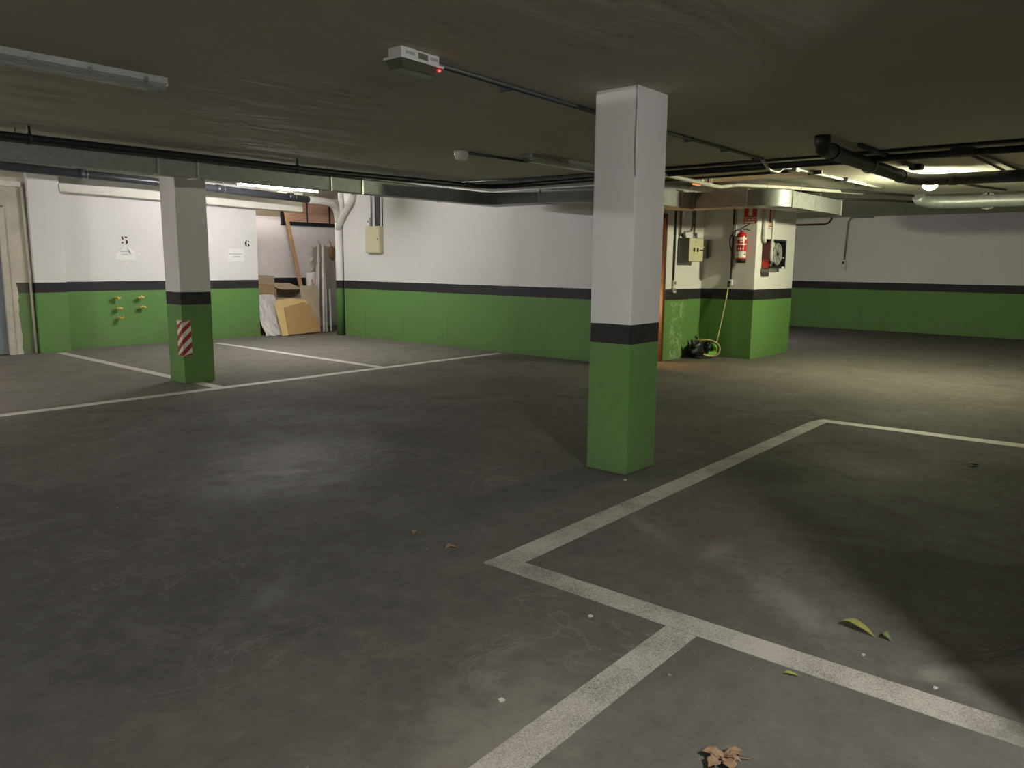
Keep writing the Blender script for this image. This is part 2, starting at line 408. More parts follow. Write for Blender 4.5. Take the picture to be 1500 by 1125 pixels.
# ------------------------------------------------------------------ shell
struct('ceiling', MB().box((-4.2, -7.2, CEIL), (20.2, 8.9, CEIL + .15)), 'ceiling')
struct('ceiling_raised', MB().box((-4.2, 8.9, BAY), (20.2, 16, BAY + .15)), 'ceiling')
struct('trim_5', MB().box((-4.2, 8.9, CEIL + .15), (20.2, 9.0, BAY)), 'ceiling')
wb = struct('wall_back', MB().box((4.86, 14, 0), (8.53, 14.15, BAY)), 'wall')
struct('wall_pilaster', MB().box((4.42, 13.72, 0), (4.88, 14.15, BAY)), 'wall', bevel=.008)
struct('wall_main', MB().box((9.85, 6.35, 0), (10.0, 12.95, BAY)), 'wall')
struct('wall_recess', MB().prism([(8.38, 14.15, 0), (8.53, 14.15, 0), (8.53, 15.2, 0), (11.55, 15.2, 0), (11.55, 13.3, 0), (11.7, 13.3, 0), (11.7, 15.35, 0), (8.38, 15.35, 0)], (0, 0, BAY)), 'wall_recess')
struct('wall_left', MB().prism([(-4.2, 13.82, 0), (3.0, 13.82, 0), (3.0, 13.82, 2.30), (4.10, 13.82, 2.30), (4.10, 13.82, 0), (4.42, 13.82, 0), (4.42, 13.82, BAY), (-4.2, 13.82, BAY)], (0, .18, 0)), 'wall_left')
struct('trim_1', MB().hexa([(4.88, 13.70, 2.575), (9.42, 13.70, 2.50), (9.42, 14.0, 2.50), (4.88, 14.0, 2.575), (4.88, 13.70, 2.69), (9.42, 13.70, 2.75), (9.42, 14.0, 2.75), (4.88, 14.0, 2.69)]), 'beam')
struct('trim_2', MB().box((-1, 13.74, 2.60), (4.34, 13.82, 2.675)), 'beam')
struct('trim_3', MB().tube([(4.385, 13.79, .0), (4.38, 13.79, 1.3), (4.36, 13.79, 2.6)], .022, 8), 'cream')
struct('wall_outer_left', MB().box((-4.2, -7.2, 0), (-4.0, 14, BAY)), 'dim_wall')
struct('wall_entrance', MB().box((-4.0, -7.2, 0), (20.2, -7.0, CEIL)), 'dim_wall')
struct('wall_unseen_right', MB().box((2.2, -.55, 0), (19.7, -.40, CEIL)), 'dim_wall')  # unseen wall, its end placed to cast the shadow over the bay
struct('wall_far', MB().box((19.7, -7, 0), (19.9, 9, CEIL)), 'wall_far')
struct('wall_far_side', MB().box((13.57, 8.6, 0), (19.7, 8.8, CEIL)), 'wall_far')
struct('wall_utility', MB().box((11.95, 5.13, 0), (13.57, 8.8, CEIL)), 'wall_block')
struct('wall_utility_recess', MB().box((10.72, 6.05, 0), (11.95, 6.2, CEIL)), 'wall_block')
struct('wall_stair', MB().box((10.0, 8.6, 0), (11.95, 8.75, CEIL)), 'white_paint')
struct('wall_lintel', MB().box((9.85, 6.05, 2.28), (10.72, 6.2, CEIL)), 'white_paint')

# grey door and frame, far left
d1 = struct('door_1', MB().box((3.10, 13.86, .012), (4.02, 13.91, 2.22)), 'door_grey')
struct('door_frame', MB().prism([(3.0, 13.80, 0), (3.10, 13.80, 0), (3.10, 13.80, 2.22), (4.02, 13.80, 2.22), (4.02, 13.80, 0), (4.10, 13.80, 0), (4.10, 13.80, 2.28), (3.0, 13.80, 2.28)], (0, .15, 0)), 'cream', d1)
struct('door_handle', MB().tube([(3.2, 13.86, 1.02), (3.2, 13.80, 1.02), (3.32, 13.80, 1.02)], .011, 8), 'steel', d1)
# brown doorway behind the big column (stands open, a warm stair lamp inside)
d2 = struct('door_2', MB().box((10.60, 6.215, .01), (10.645, 7.05, 2.2)), 'brown')
struct('door_frame', MB().prism([(9.85, 6.03, 0), (9.92, 6.03, 0), (9.92, 6.03, 2.2), (10.645, 6.03, 2.2), (10.645, 6.03, 0), (10.718, 6.03, 0), (10.718, 6.03, 2.28), (9.85, 6.03, 2.28)], (0, .18, 0)), 'brown', d2)
struct('door_handle', MB().tube([(10.60, 6.95, 1.02), (10.55, 6.95, 1.02), (10.55, 6.85, 1.02)], .011, 8), 'steel', d2)

# stencilled bay numbers, part of the wall
def stencil(name, glyphs, x0, z0, w, h, label):
    mb = MB()
    for poly in glyphs: mb.prism([(x0 + u * w, 14.0, z0 + v * h) for u, v in poly], (0, -.002, 0))
    o = mb.build(name, 'black_ink', wb); o['label'] = label; o['kind'] = 'structure'
def crescent(cx, cy, rx, ry, a0, a1, inner, n=12):
    A = [(cx + rx * math.cos(a0 + (a1 - a0) * i / n), cy + ry * math.sin(a0 + (a1 - a0) * i / n)) for i in range(n + 1)]
    B = [(cx + inner * rx * math.cos(a1 + (a0 - a1) * i / n), cy + ry * .97 * math.sin(a1 + (a0 - a1) * i / n)) for i in range(n + 1)]
    return A + B[1:-1]
def disc(cx, cy, r, n=12): return [(cx + r * math.cos(2 * PI * i / n), cy + r * .6 * math.sin(2 * PI * i / n)) for i in range(n)]
five = [crescent(.50, .31, .50, .31, -1.35, 1.35, .35), disc(.16, .2, .17), [(.05, 1), (.30, 1), (.30, .80), (.42, .66), (.30, .62), (.12, .60)], [(.55, 1), (.9, 1), (.95, .86), (.75, .78), (.55, .86)]]
six = [crescent(.55, .5, .55, .5, 1.75, 4.55, .30), crescent(.52, .27, .48, .27, -1.4, 1.45, .30), disc(.82, .82, .17), [(.56, .52), (.66, .58), (.72, .52), (.62, .48)]]
stencil('bay_number', five, 5.905, 1.765, .115, .135, 'black stencilled 5')
stencil('bay_number', six, 8.265, 1.775, .10, .13, 'black stencilled 6')

# ------------------------------------------------------------------ columns
c = MB()
c.box((4.62, 2.86, 0), (5.02, 3.205, CEIL))
cm = c.build('concrete_column', 'col_main', bevel=.012)
tag(cm, 'thick square column standing alone beside the worn white corner line', 'column', 'square painted columns')
MB().tube([(4.622, 2.862, CEIL - .6), (4.619, 2.859, CEIL - .4), (4.622, 2.862, CEIL - .2), (4.619, 2.86, CEIL - .01)], [.007, .013, .010, .012], 6).build('plaster_ridge', 'white_paint', cm)
c = MB().box((4.50, 9.12, 0), (4.89, 9.50, BAY))
cl = c.build('concrete_column', 'col_left', bevel=.008)
tag(cl, 'slimmer square column with a red and white striped plate, below the long duct', 'column', 'square painted columns')
# striped corner guard wrapped round the near edge of that column
gd = thing('corner_guard', (4.495, 9.115, .34), 'red and white striped plate bent round the corner of the slimmer column', 'corner guard')
pl = MB().prism([(4.492, 9.112, .34), (4.605, 9.112, .34), (4.605, 9.119, .34), (4.499, 9.119, .34), (4.499, 9.235, .34), (4.492, 9.235, .34)], (0, 0, .435)).build('plate', 'sign_white', gd)
for k in range(-1, 5):
    z0 = .345 + k * .135
    for side in (0, 1):
        if side == 0:   # face turned to the left: the stripe climbs away from the corner
            q = [(.0, z0), (.123, z0 - .10), (.123, z0 - .10 + .068), (.0, z0 + .068)]
        else:
            q = [(.0, z0), (.112, z0 + .10), (.112, z0 + .168), (.0, z0 + .068)]
        q = [(a, min(max(b, .342), .773)) for a, b in q]
        if max(b for a, b in q) - min(b for a, b in q) < .01: continue
        st = MB().prism([(4.492, 9.112 + a, b) for a, b in q], (-.0015, 0, 0)) if side == 0 else MB().prism([(4.492 + a, 9.112, b) for a, b in q], (0, -.0015, 0))
        st.build('red_stripe', 'plate_red', gd)['label'] = 'dark red slanted stripe'

# ------------------------------------------------------------------ ventilation duct
vd = thing('ventilation_duct', (8.95, 8.2, 2.385), 'long galvanised rectangular air duct hung under the ceiling with bends', 'duct')
zb, zt = 2.385, 2.57
def section(a, b, z0, z1, bev=.004): return MB().box((*a, z0), (*b, z1)).build('duct_section', 'galv', vd, bev)
section((-3.9, 8.15), (3.87, 8.35), zb, zt); section((3.87, 8.15), (6.0, 8.35), zb, zt); section((6.0, 8.15), (8.1, 8.35), zb, zt)
MB().prism([(8.1, 8.15, zb), (8.80, 8.15, zb), (8.95, 8.0, zb), (8.95, 7.8, zb), (9.35, 7.8, zb), (9.35, 8.35, zb), (8.1, 8.35, zb)], (0, 0, zt - zb)).build('duct_elbow', 'galv', vd)
z2, z3 = 2.33, 2.555
def slope(y0, y1, za, zc, h0, h1):
    MB().hexa([(8.95, y1, zc), (9.35, y1, zc), (9.35, y0, za), (8.95, y0, za), (8.95, y1, h1), (9.35, y1, h1), (9.35, y0, h0), (8.95, y0, h0)]).build('duct_section', 'galv', vd)
slope(7.8, 7.15, zb, zb, zt, zt); slope(7.15, 5.6, zb, z2, zt, z3)
section((8.95, 5.55), (10.2, 5.95), z2, z3); section((10.2, 5.55), (10.53, 5.95), z2, z3)
section((10.53, 4.68), (10.93, 5.95), z2, z3)
def bend(u, v):
    a = PI + (PI / 2) * u; prof = ((.45, z2), (.45, z3), (.05, z3), (.05, z2), (.45, z2)); r, z = prof[int(round(v * 4))]
    return (10.98 + r * math.cos(a), 4.68 + r * math.sin(a), z)
mb = MB(); n = 20
for i in range(n + 1):
    for j in range(4): mb.v.append(Vector(bend(i / n, j / 4)))
for i in range(n):
    for j in range(4): mb.face([i * 4 + j, (i + 1) * 4 + j, (i + 1) * 4 + (j + 1) % 4, i * 4 + (j + 1) % 4], j in (0, 2))
mb.face([0, 1, 2, 3]); mb.face([n * 4 + 3, n * 4 + 2, n * 4 + 1, n * 4])
o = mb.build('duct_bend', 'galv', vd)
for e in o.data.edges:
    va, vb2 = (o.data.vertices[k].co for k in e.vertices)
    if abs(va.z - vb2.z) < 1e-5: e.use_edge_sharp = True
section((10.98, 4.23), (11.9, 4.63), z2, z3); section((11.9, 4.23), (13.1, 4.63), z2, z3)
def flange(a, b2, z0, z1): MB().box((*a, z0 - .012), (*b2, z1 + .012)).build('flange', 'galv_edge', vd)
for x in (3.85, 4.28, 6.02, 6.51, 8.06): flange((x, 8.138), (x + .022, 8.362), zb, zt)
flange((8.938, 7.15), (9.362, 7.17), zb, zt); flange((10.19, 5.538), (10.21, 5.962), z2, z3)
flange((10.52, 5.50), (10.545, 5.97), z2, z3); flange((10.518, 4.68), (10.942, 4.70), z2, z3); flange((10.98, 4.218), (11.0, 4.642), z2, z3)
flange((11.9, 4.222), (11.91, 4.638), z2, z3); flange((13.08, 4.218), (13.1, 4.642), z2, z3)
for x, y, za in ((-1.0, 8.25, zt), (2.6, 8.25, zt), (6.04, 8.25, zt), (8.08, 8.25, zt), (9.15, 7.16, zt), (9.15, 5.75, z3), (10.75, 5.7, z3), (10.75, 4.5, z3), (11.5, 4.3, z3), (12.6, 4.4, z3)):
    MB().cyl((x, y, za - .005), (x, y, CEIL), .006, 6).build('hanger_rod', 'galv_edge', vd)

# ------------------------------------------------------------------ pipes and conduits
def pipe(name, pts, r, mat, label, cat='pipe', clamps=(), group=None, seg=12, sm=True, clamp_mat='dark_pipe'):
    p = thing(name, tuple(pts[0]), label, cat, group)
    MB().tube(pts, r, seg).build('pipe_run', mat, p)
    for cx, cy, cz in clamps:
        MB().cyl((cx - .012, cy, cz), (cx + .012, cy, cz), r * 1.35, 12).box((cx - .012, cy - .012, cz), (cx + .012, cy + .012, CEIL)).build('clamp', clamp_mat, p)
    return p
pipe('water_pipe', [(-3.9, 8.05, 2.578), (2, 8.03, 2.578), (6, 7.96, 2.578), (8.35, 7.88, 2.61), (8.62, 7.78, 2.615), (8.74, 7.5, 2.62), (8.76, 6.2, 2.63), (8.80, 3.7, 2.63), (8.98, 1.3, 2.64), (9.1, -.385, 2.64)], .036, 'black_pipe',
     'thick black pipe along the top of the long duct, turning at the corner', clamps=((2.64, 8.03, 2.578), (5.43, 7.98, 2.578)))
pipe('conduit', [(8.25, 8.09, 2.665), (8.55, 7.0, 2.672), (8.62, 3.72, 2.672), (8.66, -.385, 2.672)], .016, 'black_pipe', 'thin black conduit crossing the ceiling beside the thick black pipe', 'conduit')
pipe('conduit', [(8.98, 8.12, 2.655), (9.02, 5.6, 2.662), (8.94, 3.7, 2.664)], .022, 'conduit', 'grey conduit over the short duct arm, ending at the white junction', 'conduit')
pipe('conduit', [(9.80, 6.0, 2.668), (9.70, 3.7, 2.668)], .018, 'black_pipe', 'short black conduit crossing between the doorway and the pale conduit', 'conduit')
# double conduit from the emergency lamp, pale from the junction on
p = thing('conduit', (3.4, 3.5, 2.675), 'double grey conduit from the emergency lamp past the thick column', 'conduit')
MB().tube([(3.36, 3.50, 2.675), (5.2, 3.585, 2.675), (8.5, 3.63, 2.675)], .011, 8).build('pipe_run', 'conduit', p)
MB().tube([(3.36, 3.535, 2.678), (5.2, 3.62, 2.678), (8.5, 3.665, 2.678)], .011, 8).build('pipe_run', 'conduit', p)
for x in (4.1, 6.8, 7.6, 8.4): MB().box((x, 3.53 + (x - 3.4) * .02, 2.655), (x + .02, 3.62 + (x - 3.4) * .02, CEIL)).build('clamp', 'black', p)
p = thing('conduit', (8.5, 3.64, 2.67), 'pale conduit hopping over the black pipes towards the lit lamp', 'conduit')
MB().tube(smooth_path([(8.5, 3.645, 2.675), (8.62, 3.65, 2.64), (8.75, 3.65, 2.585), (9.0, 3.65, 2.585), (9.15, 3.65, 2.64), (9.4, 3.65, 2.665)], 4) + [Vector((10.9, 3.57, 2.668)), Vector((12.6, 3.48, 2.668))], .017, 10).build('pipe_run', 'pale_pipe', p)
MB().box((9.42, 3.60, 2.63), (9.54, 3.70, CEIL)).build('junction_box', 'pale_pipe', p, .006)
for x in (10.0, 11.0, 11.9): MB().box((x, 3.50, 2.645), (x + .02, 3.67, CEIL)).build('clamp', 'dark_pipe', p)
# white water pipe stepping over the duct
p = thing('water_pipe', (9.13, 5.0, 2.6), 'pale painted pipe with a kink where it steps over the duct', 'pipe')
MB().tube(smooth_path([(8.4, 4.96, 2.61), (9.13, 5.0, 2.61), (9.9, 5.03, 2.605), (10.28, 5.04, 2.60)], 3) + smooth_path([(10.40, 5.03, 2.60), (10.56, 4.98, 2.625), (10.70, 4.9, 2.645)], 3) + [Vector((11.4, 4.55, 2.65)), Vector((13.0, 3.9, 2.65))], .026, 12).build('pipe_run', 'pale_pipe', p)
MB().box((10.08, 5.02, 2.58), (10.10, 5.06, CEIL)).box((10.02, 5.02, 2.58), (10.04, 5.06, CEIL)).build('clamp', 'galv_edge', p)
# drain pipe in the bays
dp = thing('drain_pipe', (9.855, 13.1, 0), 'grey drain pipe under the bay ceiling with a forked painted downpipe in the corner', 'drain pipe')
MB().tube([(-3.9, 12.9, 2.90), (2.0, 12.9, 2.845), (6.0, 12.9, 2.77), (9.0, 12.9, 2.685)], .066, 16).build('horizontal_pipe', 'grey_pvc', dp)
MB().tube(smooth_path([(9.0, 12.9, 2.685), (9.35, 12.91, 2.675), (9.62, 12.98, 2.64), (9.77, 13.05, 2.54), (9.83, 13.09, 2.40), (9.85, 13.1, 2.26)], 5), .072, 16).build('elbow', 'pale_pipe', dp)
MB().tube([(9.855, 13.1, 0), (9.855, 13.1, 2.28)], .083, 20).build('downpipe', 'wall', dp)
br = MB().tube(smooth_path([(9.83, 13.09, 2.16), (9.78, 12.90, 2.36), (9.75, 12.66, 2.58), (9.74, 12.52, 2.72), (9.74, 12.47, 2.94)], 4), .062, 16).build('branch_pipe', 'pale_pipe', dp)
MB().tube(smooth_path([(9.775, 12.87, 2.38), (9.755, 12.84, 2.52), (9.75, 12.86, 2.68), (9.75, 12.88, 2.94)], 4), .056, 16).build('branch_pipe', 'pale_pipe', br)
for x in (2.6, 4.9, 7.15, 8.6):
    z = 2.77 + (6.0 - x) * .022
    MB().cyl((x - .05, 12.9, z), (x + .05, 12.9, z), .073, 16).build('coupling', 'grey_pvc', dp)
    MB().tube(arc((x + .09, 12.9, z), .071, 0, 2 * PI, 18, (0, 1, 0))[:-1], .006, 6, closed=True).build('pipe_ring', 'steel', dp)
    MB().cyl((x + .09, 12.9, z + .07), (x + .09, 12.9, BAY), .006, 6).build('hanger_rod', 'steel', dp)
# big black pipe, right
bp = thing('drain_pipe', (7.1, 2.5, 2.52), 'fat black pipe with an elbow under the ceiling near the lit lamp', 'drain pipe')
R = .071
MB().tube([(7.42, 2.61, CEIL), (7.42, 2.61, 2.63), (7.45, 2.61, 2.58), (7.53, 2.61, 2.578), (10.25, 2.63, 2.578), (10.55, 2.60, 2.578), (10.72, 2.52, 2.578), (10.82, 2.36, 2.578), (10.88, 1.5, 2.575), (10.90, -.385, 2.55)], R, 20).build('pipe_run', 'dark_pipe', bp)
for a, b2 in (((7.66, 2.61, 2.578), (7.73, 2.61, 2.578)), ((10.12, 2.63, 2.578), (10.2, 2.63, 2.578)), ((10.83, 2.24, 2.578), (10.84, 2.16, 2.578))):
    MB().cyl(a, b2, R * 1.1, 20).build('coupling', 'dark_pipe', bp)
for x, y, ax in ((8.9, 2.62, (0, 1, 0)), (10.885, 1.40, (1, 0, 0))):
    c0 = Vector((x, y, 2.578)); av = Vector(ax)
    MB().tube([c0 + av * 0.082 + Vector((0, 0, CEIL - 2.578))] + arc(c0, 0.082, 0, -PI, 10, ax) + [c0 - av * 0.082 + Vector((0, 0, CEIL - 2.578))], .007, 6).build('hanger_strap', 'galv_edge', bp)
pipe('conduit', [(8.0, 2.46, 2.662), (8.8, 2.46, 2.662), (10.02, 2.46, 2.662)], .022, 'dark_pipe', 'dark conduit running along the top of the fat black pipe', 'conduit', clamps=((8.9, 2.46, 2.662), (9.6, 2.46, 2.662)))
MB().box((10.02, 2.38, 2.63), (10.16, 2.51, CEIL)).build('junction_box', 'black', None, .005)
tag(bpy.data.objects['junction_box.001'], 'small black junction box above the elbow of the fat black pipe', 'junction box')
p = thing('conduit', (9.0, 1.8, 2.66), 'pair of dark conduits leaving a box and crossing over the fat black pipe', 'conduit')
MB().tube([(9.03, 1.78, 2.665), (9.9, 1.74, 2.665), (11.5, 1.70, 2.665)], .016, 8).build('pipe_run', 'dark_pipe', p)
MB().tube([(9.03, 1.72, 2.665), (9.9, 1.62, 2.665), (11.5, 1.54, 2.665)], .016, 8).build('pipe_run', 'dark_pipe', p)
MB().box((8.90, 1.66, 2.61), (9.06, 1.86, CEIL)).build('junction_box', 'dark_pipe', p, .005)
pipe('conduit', [(11.5, 2.55, 2.67), (12.9, 2.35, 2.67), (13.9, 2.1, 2.67)], .016, 'dark_pipe', 'thin conduit from the lit lamp to the far round duct', 'conduit')
pipe('conduit', [(10.5, 1.35, 2.66), (11.6, 1.30, 2.66), (14.2, 1.1, 2.66)], .022, 'dark_pipe', 'conduit beyond the fat black pipe at the right of the lit lamp', 'conduit')
pipe('round_duct', [(14.1, 3.35, 2.66), (14.15, 3.33, 2.60), (14.25, 3.2, 2.565), (14.32, 2.9, 2.555), (14.4, 1.0, 2.55), (14.45, -.385, 2.55)], .10, 'galv', 'round metal duct with an elbow beyond the lit lamp', 'duct', clamps=((14.34, 2.4, 2.555), (14.4, .6, 2.55)), seg=18)
pipe('conduit', [(11.7, 5.05, 2.64), (12.6, 4.0, 2.66), (14.0, 3.4, 2.66)], .02, 'dark_pipe', 'dark conduit from the end of the bent duct to the round duct', 'conduit')
pipe('conduit', [(13.2, 4.9, 2.62), (14.4, 4.0, 2.64), (16.4, 3.0, 2.65), (17.5, 1.2, 2.65)], .022, 'dark_pipe', 'conduit looping low behind the round duct', 'conduit')

# ------------------------------------------------------------------ lamps
def batten(name, x0, x1, y, label, lit, group, w=.075, tilt=0.0, tube_mat=None):
    t = thing(name, ((x0 + x1) / 2, y, CEIL), label, 'lamp', group)
    if lit:
        zc, zl = lit
        MB().box((x0, y - .03, zl + .035), (x1, y + .03, zl + .09)).build('housing', 'white_plastic', t, .004)
        MB().box((x0, y - .018, zl - .025), (x0 + .02, y + .018, zl + .04)).build('lamp_holder', 'white_plastic', t)
        MB().box((x1 - .02, y - .018, zl - .025), (x1, y + .018, zl + .04)).build('lamp_holder', 'white_plastic', t)
        MB().cyl((x0 + .02, y, zl), (x1 - .02, y, zl), .015, 12).build('tube', tube_mat, t)
        if zc - zl > .1:
            for x in (x0 + .25, x1 - .25): MB().cyl((x, y, zl + .085), (x, y, zc), .006, 6).build('hanger_rod', 'steel', t)
        return t
    yo = lambda x: (x - x0) * tilt
    def seg(xa, xb, prof, mat, nm, bev=0):
        a = [(xa, y + yo(xa) + py, pz) for py, pz in prof]; bb = [(xb, y + yo(xb) + py, pz) for py, pz in prof]
        mb = MB(); n = len(a); mb.v += [Vector(q) for q in a + bb]
        mb.face(range(n)); mb.face(range(2 * n - 1, n - 1, -1))
        for i in range(n): j = (i + 1) % n; mb.face([j, i, n + i, n + j])
        return mb.build(nm, mat, t, bev)
    seg(x0, x1, [(-w, CEIL), (-w, 2.65), (w, 2.65), (w, CEIL)], 'dusty_housing', 'housing', .004)
    pr = [(-w * .98, 2.651)] + [(-w * .98 * math.cos(PI * i / 10), 2.65 - .05 * math.sin(PI * i / 10)) for i in range(1, 10)] + [(w * .98, 2.651)]
    seg(x0 + .012, x1 - .012, pr, 'diffuser', 'cover')
    for k in (.12, .37, .62, .88):
        x = x0 + (x1 - x0) * k
        MB().prism([(x, y + yo(x) - w - .006, 2.668), (x, y + yo(x) - w - .006, 2.638), (x, y + yo(x) - w + .006, 2.634), (x, y + yo(x) - w + .012, 2.660)], (.025, 0, 0)).build('clip', 'steel', t)
        MB().prism([(x, y + yo(x) + w + .006, 2.668), (x, y + yo(x) + w + .006, 2.638), (x, y + yo(x) + w - .006, 2.634), (x, y + yo(x) + w - .012, 2.660)], (.025, 0, 0)).build('clip', 'steel', t)
    MB().cyl((x0 + .08, y + yo(x0) , 2.634), (x1 - .08, y + yo(x1), 2.634), .013, 10).build('tube', 'tube_off', t)
    MB().lathe((x1, y + yo(x1), 2.655), (1, 0, 0), [(-.01, .03), (.02, .028), (.03, .015)], 12).build('end_cap', 'steel', t)
    return t
batten('batten_lamp', 1.25, 2.56, 5.27, 'unlit clear covered tube lamp on the ceiling before the long duct', False, 'unlit tube lamps')
batten('batten_lamp', 6.72, 8.05, 5.55, 'unlit clear covered tube lamp on the ceiling behind the thick column', False, 'unlit tube lamps', tilt=-.03)
batten('batten_lamp', 15.3, 16.6, 2.50, 'small far unlit tube lamp beyond the round duct', False, 'unlit tube lamps')
batten('tube_lamp', 6.5, 8.02, 11.2, 'lit white fluorescent tube lamp hung over the numbered bays', (BAY, 2.678), None, tube_mat='tube_on')
batten('tube_lamp', -1.3, -.1, 10.7, 'lit fluorescent tube lamp hung over the bay by the grey door', (BAY, 2.62), None, tube_mat='tube_side')
batten('tube_lamp', 8.95, 9.55, 13.9, 'added unseen tube light behind the white ledge, brightening the recess', (BAY, 2.80), None, tube_mat='recess_fill')  # fill light added out of sight to brighten recess and vent
batten('tube_lamp', 14.0, 15.2, 7.9, 'lit fluorescent tube lamp hidden behind the utility wall', (CEIL, 2.60), None, tube_mat='tube_back')
# lit bulkhead lamps
def bulkhead(x, y, label, mat):
    bl = thing('bulkhead_lamp', (x, y, CEIL), label, 'lamp', 'round bulkhead lamps')
    MB().lathe((x, y, CEIL), (0, 0, -1), [(0, .11), (.075, .11), (.085, .095)], 24).build('base', 'white_plastic', bl)
    MB().lathe((x, y, CEIL - .085), (0, 0, -1), [(0, .088), (.03, .09), (.06, .080), (.090, .050), (.105, .005)], 24).build('globe', mat, bl)
bulkhead(11.4, 2.58, 'glowing round bulkhead lamp beside the fat black pipe', 'bulb_on')
bulkhead(1.2, -1.34, 'glowing round bulkhead lamp on the ceiling behind the viewer', 'bulb_near')
# stair lamp behind the doorway
sl = thing('wall_lamp', (10.02, 6.75, .9), 'small warm wall lamp glowing low inside the brown doorway', 'lamp')
MB().box((10.0, 6.69, .82), (10.03, 6.81, .98)).build('base', 'white_plastic', sl)
MB().lathe((10.03, 6.75, .9), (1, 0, 0), [(0, .05), (.04, .05), (.07, .02)], 16).build('globe', 'warm_on', sl)
# emergency lamp with red indicator
el = thing('emergency_lamp', (3.16, 3.47, CEIL), 'white emergency lamp box with a red light on the near ceiling', 'lamp')
def rot(px, py, c=(3.16, 3.46), a=.03): return (c[0] + px * math.cos(a) - py * math.sin(a), c[1] + px * math.sin(a) + py * math.cos(a))
def rbox(x0, x1, y0, y1, z0, z1, mb=None):
    mb = mb or MB(); q = [rot(x0, y0), rot(x1, y0), rot(x1, y1), rot(x0, y1)]
    return mb.hexa([(*k, z0) for k in q] + [(*k, z1) for k in q])
elh = rbox(-.15, .15, -.055, .055, 2.635, CEIL).build('housing', 'white_plastic', el, .006)
rbox(-.17, .17, -.075, .075, 2.622, 2.636).build('rim', 'white_plastic', el, .003)
q0 = [rot(-.165, -.07), rot(.165, -.07), rot(.165, .07), rot(-.165, .07)]; q1 = [rot(-.14, -.048), rot(.14, -.048), rot(.14, .048), rot(-.14, .048)]
MB().hexa([(*k, 2.575) for k in q1] + [(*k, 2.622) for k in q0]).build('cover', 'diffuser_e', el, .008)
rbox(-.02, .055, -.058, -.054, 2.645, 2.678).build('rating_label', 'grey_box', elh)
rbox(-.12, -.05, -.0575, -.054, 2.655, 2.672).build('printed_label', 'ink', elh)
rbox(.075, .135, -.0575, -.054, 2.655, 2.672).build('printed_label', 'ink', elh)
MB().lathe((*rot(.135, -.069), 2.606), (0, -1, -.15), [(-.002, .007), (.006, .0065), (.008, .003)], 10).build('indicator_light', 'led_red', el)
MB().cyl((3.33, 3.50, 2.655), (3.385, 3.505, 2.668), .018, 10).build('cable_gland', 'black', el)
# orange indicator lamps
def small_emergency(x, y, label):
    t = thing('indicator_lamp', (x, y, CEIL), label, 'lamp', 'small orange indicator lamps')
    MB().box((x - .12, y - .05, 2.62), (x + .12, y + .05, CEIL)).build('housing', 'white_plastic', t, .008)
    MB().box((x - .08, y - .03, 2.602), (x + .08, y + .03, 2.621)).build('lens', 'orange_on', t, .004)
small_emergency(10.0, 5.2, 'small orange glowing lamp above the duct by the doorway')
small_emergency(15.45, 3.57, 'small orange glowing lamp far back beyond the round duct')
# smoke detector
sd = thing('smoke_detector', (6.15, 6.0, CEIL), 'round pale detector on the ceiling before the unlit tube lamp', 'smoke detector')
MB().lathe((6.15, 6.0, CEIL), (0, 0, -1), [(0, .078), (.04, .078), (.045, .07), (.08, .066), (.10, .04)], 20).build('body', 'pale_pipe', sd)
MB().lathe((6.15, 6.0, CEIL - .10), (0, 0, -1), [(0, .012), (.008, .010)], 10).build('sensor_tip', 'steel', sd)
pipe('conduit', [(6.20, 5.96, 2.675), (7.6, 5.86, 2.675), (8.5, 5.83, 2.675)], .013, 'black_pipe', 'thin black conduit leading away from the round detector', 'conduit')

# ------------------------------------------------------------------ main wall box and its pipes
eb = thing('electrical_box', (9.85, 11.92, 1.68), 'cream electrical cabinet on the long wall beside the forked downpipe', 'electrical box', 'electrical boxes')
MB().box((9.76, 11.70, 1.68), (9.85, 12.14, 2.19)).build('cabinet', 'cream_plastic', eb, .004)
ebd = MB().box((9.745, 11.715, 1.695), (9.759, 12.125, 2.175)).build('door', 'cream_plastic', eb, .003)
MB().lathe((9.746, 11.76, 1.94), (-1, 0, 0), [(0, .014), (.006, .012)], 12).build('lock', 'black', ebd)
def wall_pipes(name, ys, x, z0, z1, r, mat, label):
    t = thing(name, (x, ys[0], z0), label, 'conduit')
    for y in ys: MB().cyl((x, y, z0), (x, y, z1), r, 10).build('pipe_run', mat, t)
    return t
wall_pipes('conduit', [11.80, 11.85, 11.90], 9.828, 2.19, BAY, .018, 'conduit', 'three grey conduits rising from the cream cabinet on the long wall')
wall_pipes('conduit', [12.03], 9.828, 2.19, BAY, .016, 'conduit_mid', 'single pale conduit rising from the cream cabinet beside a switch')
wall_pipes('conduit', [11.71], 9.835, 2.19, BAY, .009, 'black_pipe', 'thin black cable rising from the right edge of the cream cabinet')
s = thing('wall_switch', (9.85, 12.09, 2.24), 'small pale switch box just above the cream cabinet on the long wall', 'switch')
MB().box((9.80, 12.06, 2.20), (9.85, 12.14, 2.36)).build('housing', 'white_plastic', s, .004)
MB().box((9.795, 12.085, 2.27), (9.801, 12.115, 2.30)).build('button', 'black', s)

